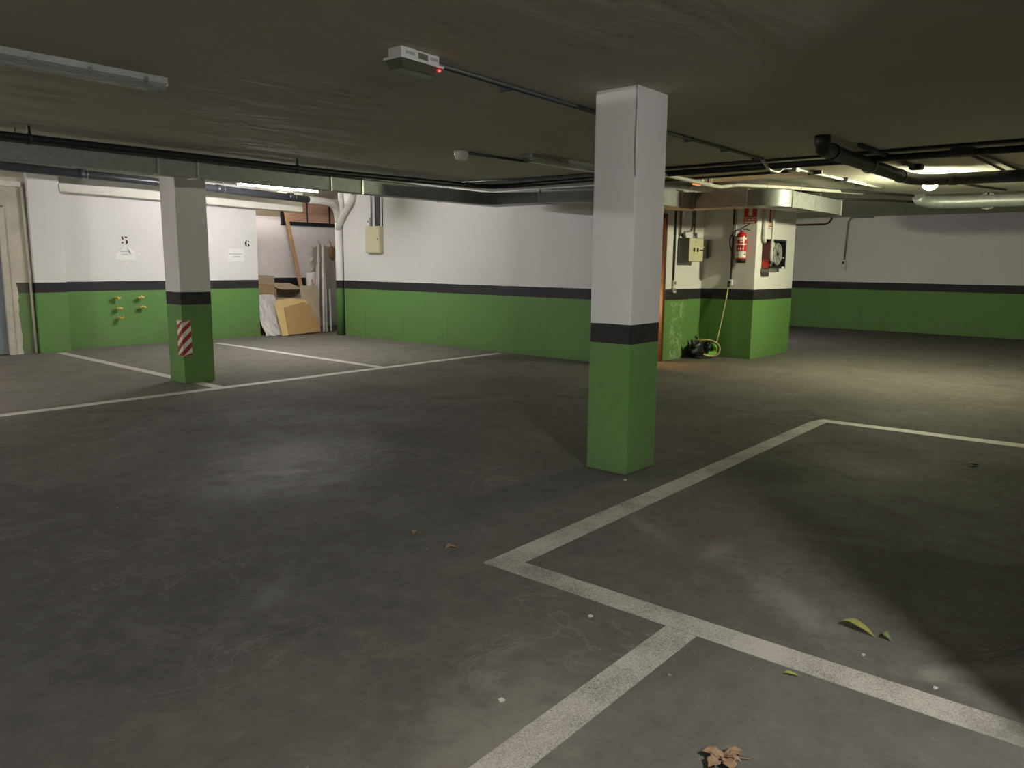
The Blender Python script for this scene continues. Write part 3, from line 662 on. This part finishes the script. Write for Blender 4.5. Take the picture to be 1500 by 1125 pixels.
# ------------------------------------------------------------------ utility wall: boxes, conduits, sockets
eb = thing('electrical_box', (11.3, 6.05, 1.55), 'cream electrical box with two black switches on the utility wall', 'electrical box', 'electrical boxes')
MB().box((11.10, 5.86, 1.56), (11.56, 6.05, 1.93)).build('housing', 'grey_box', eb, .004)
fpl = MB().box((11.10, 5.845, 1.565), (11.56, 5.861, 1.925)).build('front_plate', 'cream_plastic', eb, .003)
for x in (11.24, 11.36):
    MB().lathe((x, 5.846, 1.74), (0, -1, 0), [(0, .022), (.012, .020)], 12).box((x - .01, 5.825, 1.715), (x + .01, 5.846, 1.775)).build('rotary_switch', 'black', fpl)
MB().box((11.45, 5.83, 1.73), (11.55, 5.846, 1.75)).build('switch_lever', 'black', fpl)
MB().lathe((11.30, 5.846, 1.87), (0, -1, 0), [(0, .012), (.004, .010)], 10).build('lock', 'black', fpl)
gb = thing('switch_box', (11.95, 6.0, 1.62), 'grey switch box in the corner of the utility recess', 'switch box')
MB().box((11.86, 5.94, 1.62), (11.95, 6.05, 1.92)).build('housing', 'grey_box', gb, .006)
MB().lathe((11.861, 5.985, 1.80), (-1, 0, 0), [(0, .012), (.008, .010)], 10).build('indicator_button', 'white_plastic', gb)
p = thing('conduit', (10.95, 6.03, 1.2), 'dark conduit dropping past the cream box to the lower sockets', 'conduit')
MB().tube([(10.965, 6.03, 2.66), (10.965, 6.03, 1.27)], .015, 8).build('pipe_run', 'dark_pipe', p)
p = thing('conduit', (11.12, 6.0, 1.95), 'grey conduit dropping into the left of the cream box', 'conduit')
MB().tube([(11.11, 6.02, 2.66), (11.11, 6.02, 1.98), (11.14, 5.97, 1.935)], .016, 8).build('pipe_run', 'conduit', p)
MB().cyl((11.14, 5.97, 1.93), (11.12, 6.0, 2.0), .024, 10).build('cable_gland', 'dark_pipe', p)
p = thing('conduit', (11.5, 6.02, 1.95), 'curved conduit bending into the top of the cream box', 'conduit')
MB().tube([(11.53, 6.03, 2.66), (11.53, 6.03, 2.16)] + arc((11.43, 6.03, 2.14), .10, 0, -PI / 2, 6) + [(11.25, 6.02, 2.03), (11.22, 6.0, 1.98), (11.22, 5.98, 1.93)], .013, 8).build('pipe_run', 'conduit_mid', p)
p = thing('conduit', (11.6, 6.03, 1.95), 'straight conduit beside the curved one, reaching the grey switch box', 'conduit')
MB().tube([(11.60, 6.03, 2.66), (11.60, 6.03, 2.0), (11.60, 5.99, 1.93)], .013, 8).build('pipe_run', 'conduit_mid', p)
MB().cyl((11.60, 5.99, 1.93), (11.60, 6.0, 2.02), .02, 8).build('cable_gland', 'conduit_mid', p)
def socket(x, y, z, axis, label, name='wall_socket'):
    t = thing(name, (x, y, z), label, 'socket', 'wall sockets')
    if axis == 'y':
        MB().box((x - .04, y - .045, z - .045), (x + .04, y, z + .045)).build('housing', 'white_plastic', t, .006)
        MB().lathe((x, y - .045, z), (0, -1, 0), [(0, .027), (.004, .025)], 14).build('cover', 'grey_box', t)
    else:
        MB().box((x - .045, y - .04, z - .045), (x, y + .04, z + .045)).build('housing', 'white_plastic', t, .006)
        MB().lathe((x - .045, y, z), (-1, 0, 0), [(0, .027), (.004, .025)], 14).build('cover', 'black', t)
    return t
socket(10.98, 6.05, 1.225, 'y', 'upper white socket of the two below the dark conduit'); socket(10.98, 6.05, 1.115, 'y', 'lower white socket of the two, on the black band')
socket(11.95, 5.53, 1.235, 'x', 'white socket in the utility recess with a yellow cable plugged in')
p = thing('conduit', (11.94, 5.52, 1.28), 'dark conduit down the recess wall to the socket with the yellow cable', 'conduit')
MB().tube([(11.93, 5.52, 2.66), (11.93, 5.52, 1.28)], .015, 8).build('pipe_run', 'dark_pipe', p)
pipe('conduit', [(11.935, 5.475, 2.45), (11.935, 5.475, 1.9)], .010, 'pale_pipe', 'thin pale conduit beside the dark one behind the fire extinguisher', 'conduit')

# fire extinguisher
fe = thing('fire_extinguisher', (11.84, 5.33, 1.56), 'red fire extinguisher with white label bands hung under the red sign', 'fire extinguisher')
fx, fy = 11.845, 5.33
cyb = MB().lathe((fx, fy, 1.555), (0, 0, 1), [(0, .066), (.01, .075), (.06, .080), (.42, .080), (.445, .072), (.465, .050), (.475, .026), (.495, .022)], 28).build('cylinder', 'red', fe)
MB().lathe((fx, fy, 1.548), (0, 0, 1), [(0, .070), (.006, .078), (.055, .0825), (.06, .081)], 28).build('base_cap', 'black', fe)
def band(z0, z1, mat, nm, a0=2.05, a1=4.75):
    mb = MB(); n = 16
    mb.grid(lambda u, v: (fx + .0815 * math.cos(a0 + (a1 - a0) * u), fy + .0815 * math.sin(a0 + (a1 - a0) * u), z0 + (z1 - z0) * v), n, 1); return mb.build(nm, mat, cyb)
band(1.63, 1.73, 'sign_white', 'label_band'); band(1.83, 1.85, 'sign_white', 'label_band'); band(1.915, 1.95, 'sign_white', 'label_band')
band(1.672, 1.682, 'black_ink', 'label_print', 2.3, 3.1); band(1.675, 1.69, 'black_ink', 'label_print', 4.1, 4.6)
for a in (2.9, 3.35, 3.8): band(1.755, 1.785, 'sign_white', 'label_symbol', a, a + .22)
band(1.87, 1.895, 'sign_white', 'label_symbol', 3.3, 3.9)
vlv = MB().lathe((fx, fy, 2.045), (0, 0, 1), [(0, .02), (.02, .022), (.035, .020), (.045, .012)], 14).box((fx - .02, fy - .005, 2.05), (fx + .02, fy + .07, 2.085)).build('valve', 'steel', fe)
MB().tube([(fx, fy + .02, 2.085), (fx - .01, fy - .05, 2.12), (fx - .01, fy - .13, 2.165)], [.010, .009, .007], 8).build('lever', 'black', vlv)
MB().tube([(fx, fy + .01, 2.075), (fx - .01, fy - .07, 2.075), (fx - .01, fy - .14, 2.05)], [.010, .009, .007], 8).build('carry_handle', 'black', vlv)
hs = MB().tube(smooth_path([(fx - .01, fy + .06, 2.07), (fx - .02, fy + .12, 2.04), (fx - .03, fy + .175, 1.96), (fx - .03, fy + .18, 1.85), (fx - .03, fy + .15, 1.74), (fx - .03, fy + .125, 1.68)], 5), .010, 8).build('hose', 'black', fe)
MB().tube([(fx - .03, fy + .125, 1.68), (fx - .03, fy + .115, 1.64), (fx - .03, fy + .105, 1.60)], [.010, .013, .014], 8).build('nozzle', 'grey_box', hs)
MB().box((fx + .078, fy - .03, 1.95), (11.949, fy + .03, 2.02)).build('wall_bracket', 'steel', fe)

# signs
def sign(name, fn, W, H, label, loc):
    """fn(u, v, d): wall coordinates (metres) to a point, d out of the wall"""
    t = thing(name, loc, label, 'sign', 'fire safety signs')
    def quad(u0, u1, v0, v1, d0, d1, mb): return mb.hexa([fn(u0, v0, d0), fn(u1, v0, d0), fn(u1, v0, d1), fn(u0, v0, d1), fn(u0, v1, d0), fn(u1, v1, d0), fn(u1, v1, d1), fn(u0, v1, d1)])
    quad(0, W, 0, H, 0, .004, MB()).build('panel', 'sign_white', t)
    rf = quad(.02, W - .004, .012, .30 * H, .004, .0055, quad(.02, W - .004, .34 * H, H - .008, .004, .0055, MB())).build('red_field', 'sign_red', t)
    quad(.40 * W, .66 * W, .40 * H, .97 * H, .0055, .007, MB()).build('pictogram', 'sign_white', rf)
    mb = MB()
    for r, spans in ((.20 * H, ((.13, .30), (.34, .55), (.60, .80), (.86, .93))), (.07 * H, ((.14, .46), (.48, .86)))):
        for a, b2 in spans: quad(a * W, b2 * W, r, r + .07 * H, .0055, .0065, mb)
    mb.build('lettering', 'sign_white', rf)
sign('safety_sign', lambda u, v, d: (11.95 - d, 5.375 - u, 2.155 + v), .235, .33, 'red sign hung above the fire extinguisher', (11.95, 5.26, 2.155))
sign('safety_sign', lambda u, v, d: (12.38 + u, 5.13 - d, 2.09 + v), .235, .33, 'red sign half hidden behind the white pipes above the hose reel', (12.5, 5.13, 2.09))
# hose reel cabinet
hr = thing('hose_reel', (12.7, 5.13, 1.42), 'fire hose reel in a dark frame with a red box on the utility wall', 'hose reel')
MB().box((12.20, 5.0, 1.47), (12.215, 5.13, 1.925)).build('side_panel', 'dark_red', hr)
MB().box((12.192, 5.01, 1.475), (12.201, 5.12, 1.60)).build('red_panel', 'red', hr)
MB().box((12.215, 5.11, 1.47), (12.85, 5.13, 1.925)).build('back_plate', 'black', hr)
MB().prism([(12.20, 4.995, 1.465), (12.86, 4.995, 1.465), (12.86, 4.995, 1.93), (12.20, 4.995, 1.93), (12.20, 4.995, 1.90), (12.83, 4.995, 1.90), (12.83, 4.995, 1.50), (12.20, 4.995, 1.50)], (0, .115, 0)).build('frame', 'black', hr)
MB().box((12.225, 5.0, 1.505), (12.31, 5.10, 1.895)).build('side_plate', 'conduit', hr)
MB().box((12.16, 4.98, 1.40), (12.46, 5.12, 1.463)).build('bottom_tray', 'grey_box', hr)
rc = (12.585, 1.70)
rl = MB().lathe((rc[0], 5.10, rc[1]), (0, -1, 0), [(0, .175), (.012, .180), (.014, .15), (.05, .15), (.055, .180), (.067, .175)], 32).build('reel', 'conduit_mid', hr)
MB().tube(arc((rc[0], 5.03, rc[1]), .168, 0, 2 * PI, 32)[:-1], .013, 8, closed=True).build('reel_rim', 'conduit_mid', rl)
for k in range(6):
    a = k * PI / 3 + .3; MB().tube([(rc[0] + .02 * math.cos(a), 5.028, rc[1] + .02 * math.sin(a)), (rc[0] + .165 * math.cos(a), 5.028, rc[1] + .165 * math.sin(a))], .006, 6).build('spoke', 'grey_box', rl)
hb = MB().lathe((rc[0], 5.033, rc[1]), (0, -1, 0), [(0, .03), (.022, .026), (.027, .012)], 16).build('hub', 'black', rl)
MB().lathe((rc[0], 5.006, rc[1]), (0, -1, 0), [(0, .012), (.006, .008)], 10).build('hub_bolt', 'steel', rl)
for x, z in ((12.39, 1.76), (12.79, 1.64)): MB().lathe((x, 5.02, z), (0, -1, 0), [(0, .024), (.02, .016)], 12).build('guide_roller', 'steel', hr)
MB().lathe((12.41, 5.05, 1.84), (0, -1, 0), [(0, .05), (.02, .048), (.022, .02)], 16).build('valve_wheel', 'pale_pipe', hr)
MB().box((12.70, 4.988, 1.468), (12.80, 4.996, 1.497)).build('label_plate', 'sign_white', hr)
p = thing('water_pipe', (12.13, 5.08, 1.93), 'thicker of two white pipes left of the hose reel, ending at its top', 'pipe')
MB().tube([(12.13, 5.08, 2.66), (12.13, 5.08, 1.95), (12.15, 5.08, 1.90), (12.195, 5.08, 1.88)], .028, 12).build('pipe_run', 'pale_pipe', p)
p = thing('water_pipe', (12.155, 4.955, 1.6), 'thinner of two white pipes, running down past the front of the hose reel', 'pipe')
MB().tube([(12.155, 4.955, 2.66), (12.155, 4.955, 1.66), (12.175, 4.955, 1.60), (12.23, 4.955, 1.57)], .021, 12).build('pipe_run', 'pale_pipe', p)
# coil, bag and yellow cable on the floor of the recess
cb = thing('power_cable', (11.9, 5.55, 1.18), 'yellow cable hanging from the recess socket down to the coil', 'cable')
MB().tube(smooth_path([(11.895, 5.535, 1.19), (11.88, 5.55, 1.0), (11.85, 5.58, .75), (11.80, 5.60, .50), (11.76, 5.62, .30), (11.72, 5.62, .20)], 6), .010, 8).build('cable_run', 'cable_yellow', cb)
MB().tube([(11.897, 5.533, 1.225), (11.895, 5.535, 1.15)], [.022, .012], 10).build('plug', 'black', cb)
hc = thing('hose_coil', (11.62, 5.75, 0), 'coil of lime green hose and yellow cable on the floor under the utility boxes', 'hose coil')
vx, vy = Vector((.63, -.776, 0)), Vector((-.25, .2, .945)).normalized()   # coil leans on the wall
cc = Vector((11.66, 5.72, .17))
for k, (rr, m, thick, nm) in enumerate(((.155, 'cable_yellow', .008, 'cable_loop'), (.145, 'cable_yellow', .008, 'cable_loop'), (.135, 'cable_yellow', .008, 'cable_loop'), (.12, 'lime', .026, 'hose_loop'), (.10, 'lime', .024, 'hose_loop'), (.145, 'olive', .016, 'strap_loop'), (.085, 'black', .022, 'black_loop'), (.13, 'black', .014, 'black_loop'))):
    off = Vector((.012 * k - .03, .012 * k - .02, 0)); c0 = cc + off + (vx * -.07 if nm == 'strap_loop' else Vector())
    pts = [c0 + vx * (rr * (1.25 if nm != 'hose_loop' else 1.1) * math.cos(a)) + vy * (rr * math.sin(a) * .95) + Vector((.012 * math.sin(3 * a + k), .01 * math.cos(2 * a + k), 0)) for a in [2 * PI * i / 28 for i in range(28)]]
    for q in pts: q.z = max(q.z, thick + .003)
    MB().tube(pts, thick, 8, closed=True).build(nm, m, hc)
MB().tube(smooth_path([(11.52, 5.72, .03), (11.42, 5.74, .02), (11.40, 5.84, .02), (11.47, 5.70, .03), (11.58, 5.62, .02)], 5), .013, 8).build('hose_end', 'black', hc)
bg = thing('black_bag', (11.45, 5.9, 0), 'crumpled black bag slumped behind the green hose coil', 'bag')
def blob(c, rx, ry, rz, seed, amp=.35):
    c = Vector(c); mb = MB()
    def f(u, v):
        a, e = u * 2 * PI, (v - .5) * PI
        d = Vector((math.cos(e) * math.cos(a), math.cos(e) * math.sin(a), math.sin(e)))
        k = 1 + amp * noise.noise(d * 2.1 + Vector((seed, 0, 0))) + amp * .5 * noise.noise(d * 5 + Vector((0, seed, 0)))
        p = c + Vector((d.x * rx, d.y * ry, d.z * rz)) * k; p.z = max(p.z, .004); return p
    return mb.grid(f, 24, 14)
blob((11.58, 5.86, .13), .24, .10, .16, 3.1).build('bag_body', 'black', bg)
blob((11.68, 5.74, .19), .085, .06, .10, 8.3, .5).build('bag_flap', 'black', bg)
MB().tube([(11.44, 5.86, .16), (11.38, 5.86, .26), (11.36, 5.88, .31)], [.05, .03, .012], 8).build('bag_ear', 'black', bg)
MB().tube([(11.60, 5.90, .22), (11.62, 5.88, .30), (11.56, 5.92, .35)], [.05, .03, .012], 8).build('bag_ear', 'black', bg)

# far wall conduit and switch
p = thing('conduit', (19.68, 6.2, 1.6), 'conduit dropping down the far wall to a small switch', 'conduit')
MB().tube([(19.68, 5.6, 2.67), (19.68, 6.05, 2.67)] + arc((19.68, 6.05, 2.55), .12, PI / 2, 0, 6, (0, 1, 0)) + [(19.68, 6.2, 1.66)], .022, 8).build('pipe_run', 'conduit_mid', p)
s = thing('wall_switch', (19.7, 6.2, 1.45), 'small pale switch on the far wall below a conduit', 'switch')
MB().box((19.64, 6.15, 1.56), (19.7, 6.26, 1.67)).build('housing', 'white_plastic', s, .005)
MB().box((19.64, 6.15, 1.43), (19.7, 6.26, 1.54)).build('housing', 'white_plastic', s, .005)
MB().box((19.632, 6.18, 1.58), (19.641, 6.23, 1.63)).build('button', 'black', s)
pipe('water_pipe', [(19.678, 8.5, 2.53), (19.678, 6.72, 2.54), (19.678, 6.62, 2.58), (19.678, 6.56, 2.68)], .022, 'dark_red', 'thin reddish pipe high on the far wall beside the utility wall')

# ------------------------------------------------------------------ papers, pegs on the back wall
def note(name, poly, label, rows, curl=None):
    t = thing(name, (poly[0][0], 14.0, poly[0][1]), label, 'notice', 'paper notices on the bay wall')
    sh = MB().prism([(x, 14.0, z) for x, z in poly], (0, -.004, 0)).build('sheet', 'paper', t)
    mb = MB()
    for x0, x1, z in rows:
        x = x0
        while x < x1:
            w = random.uniform(.010, .026); mb.box((x, 13.9945, z), (min(x + w, x1), 13.996, z + .016)); x += w + .007
    mb.build('print', 'ink', sh)
    for q in curl or (): MB().prism(q, (0, -.002, 0)).build('folded_corner', 'paper', sh)
    return t
note('paper_notice', [(5.785, 1.50), (6.135, 1.495), (6.13, 1.635), (6.07, 1.665), (5.965, 1.755), (5.90, 1.71), (5.80, 1.635)], 'torn white paper notice with folded corners below the stencilled 5', ((5.88, 6.03, 1.635), (5.90, 6.01, 1.585)),
     ([(5.785, 13.995, 1.63), (5.835, 13.97, 1.632), (5.955, 13.99, 1.755)], [(6.045, 13.965, 1.615), (6.13, 13.99, 1.635), (5.975, 13.99, 1.75)]))
note('paper_notice', [(7.89, 1.485), (8.24, 1.488), (8.235, 1.735), (7.895, 1.73)], 'square white paper notice below the stencilled 6', ((7.93, 8.20, 1.625), (8.0, 8.15, 1.575)))
for x, z, k in ((6.195, 1.605, 'beside'), (5.965, 1.455, 'below')):
    tag(MB().box((x - .02, 13.994, z - .014), (x + .02, 14.0, z + .014)).build('tape_scrap', 'paper'), 'tiny white scrap of tape ' + k + ' the torn notice under the 5', 'tape scrap', 'tape scraps')
pegs = ((5.74, .84, 'topmost of the left three yellow ribbon pegs under the 5'), (5.76, .665, 'middle of the left three yellow ribbon pegs, with orange tint'), (5.775, .50, 'lowest of the left three yellow ribbon pegs'),
        (6.14, .845, 'upper of the right two yellow ribbon pegs under the 5'), (6.17, .67, 'lower of the right two yellow ribbon pegs'))
for i, (x, z, lab) in enumerate(pegs):
    t = thing('wall_peg', (x, 14.0, z), lab, 'wall peg', 'yellow pegs on the green wall')
    MB().cyl((x, 14.0, z), (x, 13.90, z), .010, 8).build('stem', 'black', t)
    mb = MB()
    def crumple(u, v, i=i, x=x, z=z):
        a = u * 2 * PI; r = .052 * v * (1 + .22 * noise.noise((math.cos(a) * 1.5, math.sin(a) * 1.5, i * 3.1)))
        return (x + 1.05 * r * math.cos(a), 13.90 + r * .95 * math.sin(a), z + .030 * noise.noise((math.cos(a) * v * 1.8 + i * 5, math.sin(a) * v * 1.8, .4)) * (.3 + v))
    mb.grid(crumple, 28, 7, (0, 0, .012))
    mb.build('ribbon', 'peg_yellow', t)

# ------------------------------------------------------------------ recess: slatted vent and stored rubbish
lv = thing('slatted_vent', (10.6, 15.2, 2.34), 'copper coloured slatted vent with dark bars high in the recess', 'vent')
for k in range(12):
    mb = MB()
    z = 2.385 + k * .038; mb.hexa([(9.93, 15.155, z), (11.5, 15.155, z), (11.5, 15.18, z + .026), (9.93, 15.18, z + .026), (9.93, 15.150, z + .004), (11.5, 15.150, z + .004), (11.5, 15.175, z + .030), (9.93, 15.175, z + .030)])
    mb.build('slat', 'slat', lv)
MB().prism([(9.86, 15.13, 2.30), (11.5, 15.13, 2.30), (11.5, 15.13, 2.38), (9.925, 15.13, 2.38), (9.925, 15.13, 2.85), (9.86, 15.13, 2.85)], (0, .07, 0)).build('frame', 'black', lv)
for x in (10.50, 11.12): MB().box((x, 15.125, 2.34), (x + .025, 15.149, 2.85)).build('bar', 'black', lv)
pk = tag(MB().hexa([(9.90, 14.30, 0), (9.98, 14.30, 0), (9.98, 14.345, 0), (9.90, 14.345, 0), (9.86, 15.06, 2.66), (9.94, 15.06, 2.66), (9.94, 15.10, 2.66), (9.86, 15.10, 2.66)]).build('wooden_plank', 'plank', None, .003), 'tall pine plank leaning up to the slatted vent', 'plank')
# boards
b1 = thing('chipboard_panel', (9.3, 13.65, 0), 'brown chipboard panel with yellow edges leaning in front of the rubbish', 'board')
def lean(u, v, d, base, top): # helper: u along x, v up
    return None
def slab(poly, n, mb=None): return (mb or MB()).prism(poly, n)
def LP(x, v, off=0.0): # point on the leaning plane, v = height
    return (x, 13.65 + .48 * v + off, v)
slab([LP(8.82, .005), LP(9.75, .03), LP(9.62, .70), LP(9.30, .735), LP(8.97, .72), LP(8.85, .655)], (0, .035, .0)).build('back_sheet', 'board_edge', b1)
slab([LP(8.955, .02, -.002), LP(9.74, .045, -.002), LP(9.69, .585, -.002), LP(9.52, .655, -.002), LP(9.25, .60, -.002), LP(9.03, .555, -.002)], (0, -.022, 0)).build('front_sheet', 'chipboard', b1)
tag(slab([(9.45, 13.84, 0), (9.84, 13.80, 0), (9.88, 13.86, .36), (9.99, 14.10, .985), (9.60, 14.14, .985)], (.0, .012, .004)).build('cardboard_sheet', 'cardboard_pale'), 'flat grey-brown cardboard sheet leaning behind the chipboard panel', 'cardboard')
# boxes
def carton(name, x0, x1, y0, y1, z1, label, mat, flap=None, front=None):
    t = thing(name, ((x0 + x1) / 2, (y0 + y1) / 2, 0), label, 'box', 'cartons in the recess')
    w = .008; zf = front or z1
    MB().box((x0, y0, 0), (x1, y0 + w, zf)).build('front_side', mat, t)
    MB().box((x0, y1 - w, 0), (x1, y1, z1)).box((x0, y0 + w, 0), (x0 + w, y1 - w, z1)).box((x1 - w, y0 + w, 0), (x1, y1 - w, z1)).box((x0 + w, y0 + w, 0), (x1 - w, y1 - w, w)).build('body', mat, t)
    if flap: slab(flap, (0, .006, .004)).build('flap', mat, t)
    return t
carton('carton', 8.70, 9.13, 14.38, 14.75, 1.01, 'closed brown carton behind the white sheeting', 'cardboard', [(8.70, 14.38, 1.012), (9.13, 14.38, 1.012), (9.13, 14.74, 1.02), (8.70, 14.74, 1.02)])
carton('carton', 9.16, 9.80, 14.36, 14.72, .94, 'open carton with a dark inside behind the chipboard panel', 'cardboard_pale', [(9.14, 14.70, 1.05), (9.72, 14.70, 1.03), (9.82, 14.33, .905), (9.22, 14.31, .915)], .74)
carton('carton', 8.72, 9.40, 14.80, 15.15, 1.18, 'tall carton at the back against the recess wall', 'cardboard_pale', [(8.72, 14.80, 1.182), (9.40, 14.80, 1.182), (9.40, 15.14, 1.19), (8.72, 15.14, 1.19)])
# white plastic sheeting
def sheet(u, v):
    x = 8.56 + u * (.50 - .05 * v); z = v * .82
    y = 13.98 + .22 * v + .030 * math.sin(u * 34 + 4 * v + 2 * noise.noise((u * 3, v * 2, 5))) + .045 * noise.noise((u * 9, v * 5, 1.3))
    flare = (1 - v) ** 2
    y -= .16 * flare + .06 * flare * noise.noise((u * 7, v * 4, 7)); x += .05 * noise.noise((u * 4, v * 7, 4)) + .05 * flare * (u - .3)
    return (x, y, max(.004, z + .02 * noise.noise((u * 8, v * 3, 9))))
tag(MB().grid(sheet, 70, 30, (0, .012, 0)).build('plastic_sheeting', 'sheet'), 'folded white plastic sheeting propped beside the stencilled 6 wall', 'sheeting')
# leaning tubes
specs = (((9.80, 13.62, 0), (10.28, 14.25, 1.85), .028, 'thickest off-white tube leaning towards the downpipe'), ((9.90, 13.66, 0), (10.36, 14.3, 1.55), .020, 'thin off-white tube leaning just right of the thickest'),
         ((9.70, 13.86, 0), (10.30, 14.5, 1.45), .020, 'off-white tube leaning behind the cardboard sheet'), ((10.06, 13.72, 0), (10.36, 14.15, .9), .022, 'short off-white tube beside the foot of the downpipe'),
         ((9.88, 13.92, 0), (10.42, 14.6, 1.95), .026, 'longest off-white tube rising behind the downpipe'))
for a, b2, r, lab in specs:
    t = thing('leaning_tube', a, lab, 'tube', 'off-white tubes leaning in the recess')
    d = (Vector(b2) - Vector(a)).normalized(); z0 = Vector(a) + Vector((0, 0, r))
    MB().cyl(z0, b2, r, 12).build('tube_body', 'tube_white', t)
    MB().cyl(Vector(b2) - d * .04, Vector(b2) + d * .004, r * 1.15, 12).build('end_collar', 'tube_white', t)
cb2 = thing('plastic_wrap', (9.95, 14.0, .0), 'crumpled pale plastic wrap caught between the leaning tubes', 'plastic wrap')
def wrap(u, v):
    a = u * 2 * PI; rr = .10 + .035 * math.sin(v * 9) + .05 * noise.noise((math.cos(a) * 1.8, math.sin(a) * 1.8, v * 6))
    return (9.86 + .28 * v + rr * math.cos(a), 14.20 + .28 * v + rr * .7 * math.sin(a), .012 + v * 1.25 + .03 * noise.noise((u * 6, v * 7, 2)) * min(1, 8 * v))
MB().grid(wrap, 26, 24).build('wrap_body', 'sheet', cb2)
tag(MB().hexa([(9.95, 14.0, .0), (9.99, 14.0, .0), (9.99, 14.02, .0), (9.95, 14.02, .0), (10.0, 14.3, 1.12), (10.04, 14.3, 1.12), (10.04, 14.32, 1.12), (10.0, 14.32, 1.12)]).build('wooden_batten', 'plank'), 'short thin pine batten among the leaning tubes', 'batten')
wbag = thing('paper_sack', (11.16, 15.12, 1.55), 'small brown sack hung on the recess wall behind the downpipe', 'sack')
blob((11.15, 15.10, 1.70), .10, .07, .15, 5.2, .15).build('sack_body', 'bag', wbag)
MB().tube([(11.15, 15.12, 1.84), (11.15, 15.16, 1.95), (11.15, 15.2, 1.97)], .012, 6).build('hanging_loop', 'plank', wbag)
pr = MB()
def drip(u, v):
    return (10.66 + .05 * noise.noise((v * 9, 1, 2)) + (u - .5) * (.10 + .05 * noise.noise((v * 7, 4, 2))), 15.2 - .045 * math.sin(PI * u) * (.6 + .6 * abs(noise.noise((v * 14, u * 3, 1)))), .9 + v * .95)
struct('trim_4', pr.grid(drip, 8, 40), 'cream')

# ------------------------------------------------------------------ leaves and scraps on the floor
def leaf(name, c, L, W, ang, mat, label, arch, twist, cat='leaf', group='fallen leaves'):
    ca, sa = math.cos(ang), math.sin(ang); cx, cy = c
    def f(u, v):
        w = W * (math.sin(PI * min(max(u, .0), 1) ** .85) ** .8 + .02); s = (v - .5)
        x = (u - .5) * L; y = s * w
        z = .004 + arch * math.sin(PI * u) + abs(s) * w * twist * 1.2 + .2 * twist * w * math.sin(u * 7)
        return (cx + x * ca - y * sa, cy + x * sa + y * ca, max(.003, z))
    t = thing(name, (cx, cy, 0), label, cat, group)
    MB().grid(f, 18, 8, (0, 0, .0012)).build('blade', mat, t)
    MB().tube([f(i / 10, .5) for i in range(11)] + [(cx + (.5 * L + .012) * ca, cy + (.5 * L + .012) * sa, .004)], .0011, 5).build('midrib', mat, t)
leaf('fallen_leaf', (3.235, .86), .155, .044, -1.75, 'leaf_y', 'curled yellow-green leaf lying in the dark bay, the biggest of its kind', .022, .5)
leaf('fallen_leaf', (3.235, .745), .05, .03, -1.9, 'leaf_g', 'tiny green leaf tip beside the curled yellow-green leaf', .012, .6)
leaf('fallen_leaf', (2.70, .93), .05, .02, -1.2, 'leaf_y', 'small pale leaf below the worn white line', .004, .3)
leaf('fallen_leaf', (2.80, 3.10), .06, .03, .6, 'leaf_b', 'small dull leaf on the open floor, farther of two', .006, .4)
leaf('fallen_leaf', (2.76, 2.77), .065, .04, -.4, 'leaf_b', 'small tan leaf on the open floor, nearer of two', .010, .4)
leaf('fallen_leaf', (6.69, 1.04), .09, .04, -.9, 'leaf_g', 'dull leaf near the far white line of the dark bay', .006, .4)
dl = thing('fallen_leaf', (2.06, .90, 0), 'big dry brown lobed leaf at the bottom edge', 'leaf', 'fallen leaves')
lob = [(-2.6, .085, .05), (-1.75, .075, .045), (2.75, .07, .04), (-.9, .05, .022), (.25, .065, .035), (-.2, .05, .02)]
mb = MB()
for a, L, W in lob:
    ca, sa = math.cos(a - .7), math.sin(a - .7)
    def f(u, v, ca=ca, sa=sa, L=L, W=W):
        w = W * (math.sin(PI * (.12 + .86 * u)) ** .7) * (1 + .25 * math.sin(u * 19)); s = v - .5
        return (2.075 + u * L * ca - s * w * sa, .895 + u * L * sa + s * w * ca, .005 + .014 * math.sin(u * 2.6) * (1 + .5 * noise.noise((u * 5, v * 4, a))) + .012 * abs(s))
    mb.grid(f, 10, 4, (0, 0, .0012))
mb.build('blade', 'leaf_b', dl)
MB().tube([(2.075, .895, .012), (2.10, .86, .010), (2.12, .835, .006)], .0015, 5).build('stalk', 'leaf_b', dl)
for x, y, w, lab in ((4.51, 2.80, .022, 'white scrap at the foot of the thick column'), (3.03, .77, .012, 'tiny white crumb below the curled yellow-green leaf'), (2.59, 1.76, .018, 'white flake inside the corner of the worn line'),
                     (2.95, .50, .014, 'white crumb in the dark bay nearest its worn line end'), (1.85, 1.62, .02, 'pale flake on the open floor left of the worn branching line')):
    tag(MB().prism([(x, y, 0), (x + w, y - w * .4, 0), (x + w * 1.1, y + w * .5, 0), (x + w * .2, y + w * .6, 0)], (0, 0, .006)).build('paper_scrap', 'scrap'), lab, 'scrap', 'scraps on the floor')

# ------------------------------------------------------------------ world and view
w = bpy.data.worlds.new('dark_garage'); SC.world = w; w.use_nodes = True
w.node_tree.nodes['Background'].inputs[0].default_value = (.9, .95, 1, 1); w.node_tree.nodes['Background'].inputs[1].default_value = 0.0
SC.view_settings.view_transform = 'Standard'; SC.view_settings.look = 'None'
SC.view_settings.exposure = 0.0; SC.view_settings.gamma = 1.0; SC.view_settings.use_curve_mapping = False
SC.cycles.max_bounces = 10; SC.cycles.diffuse_bounces = 6; SC.cycles.sample_clamp_indirect = 8.0
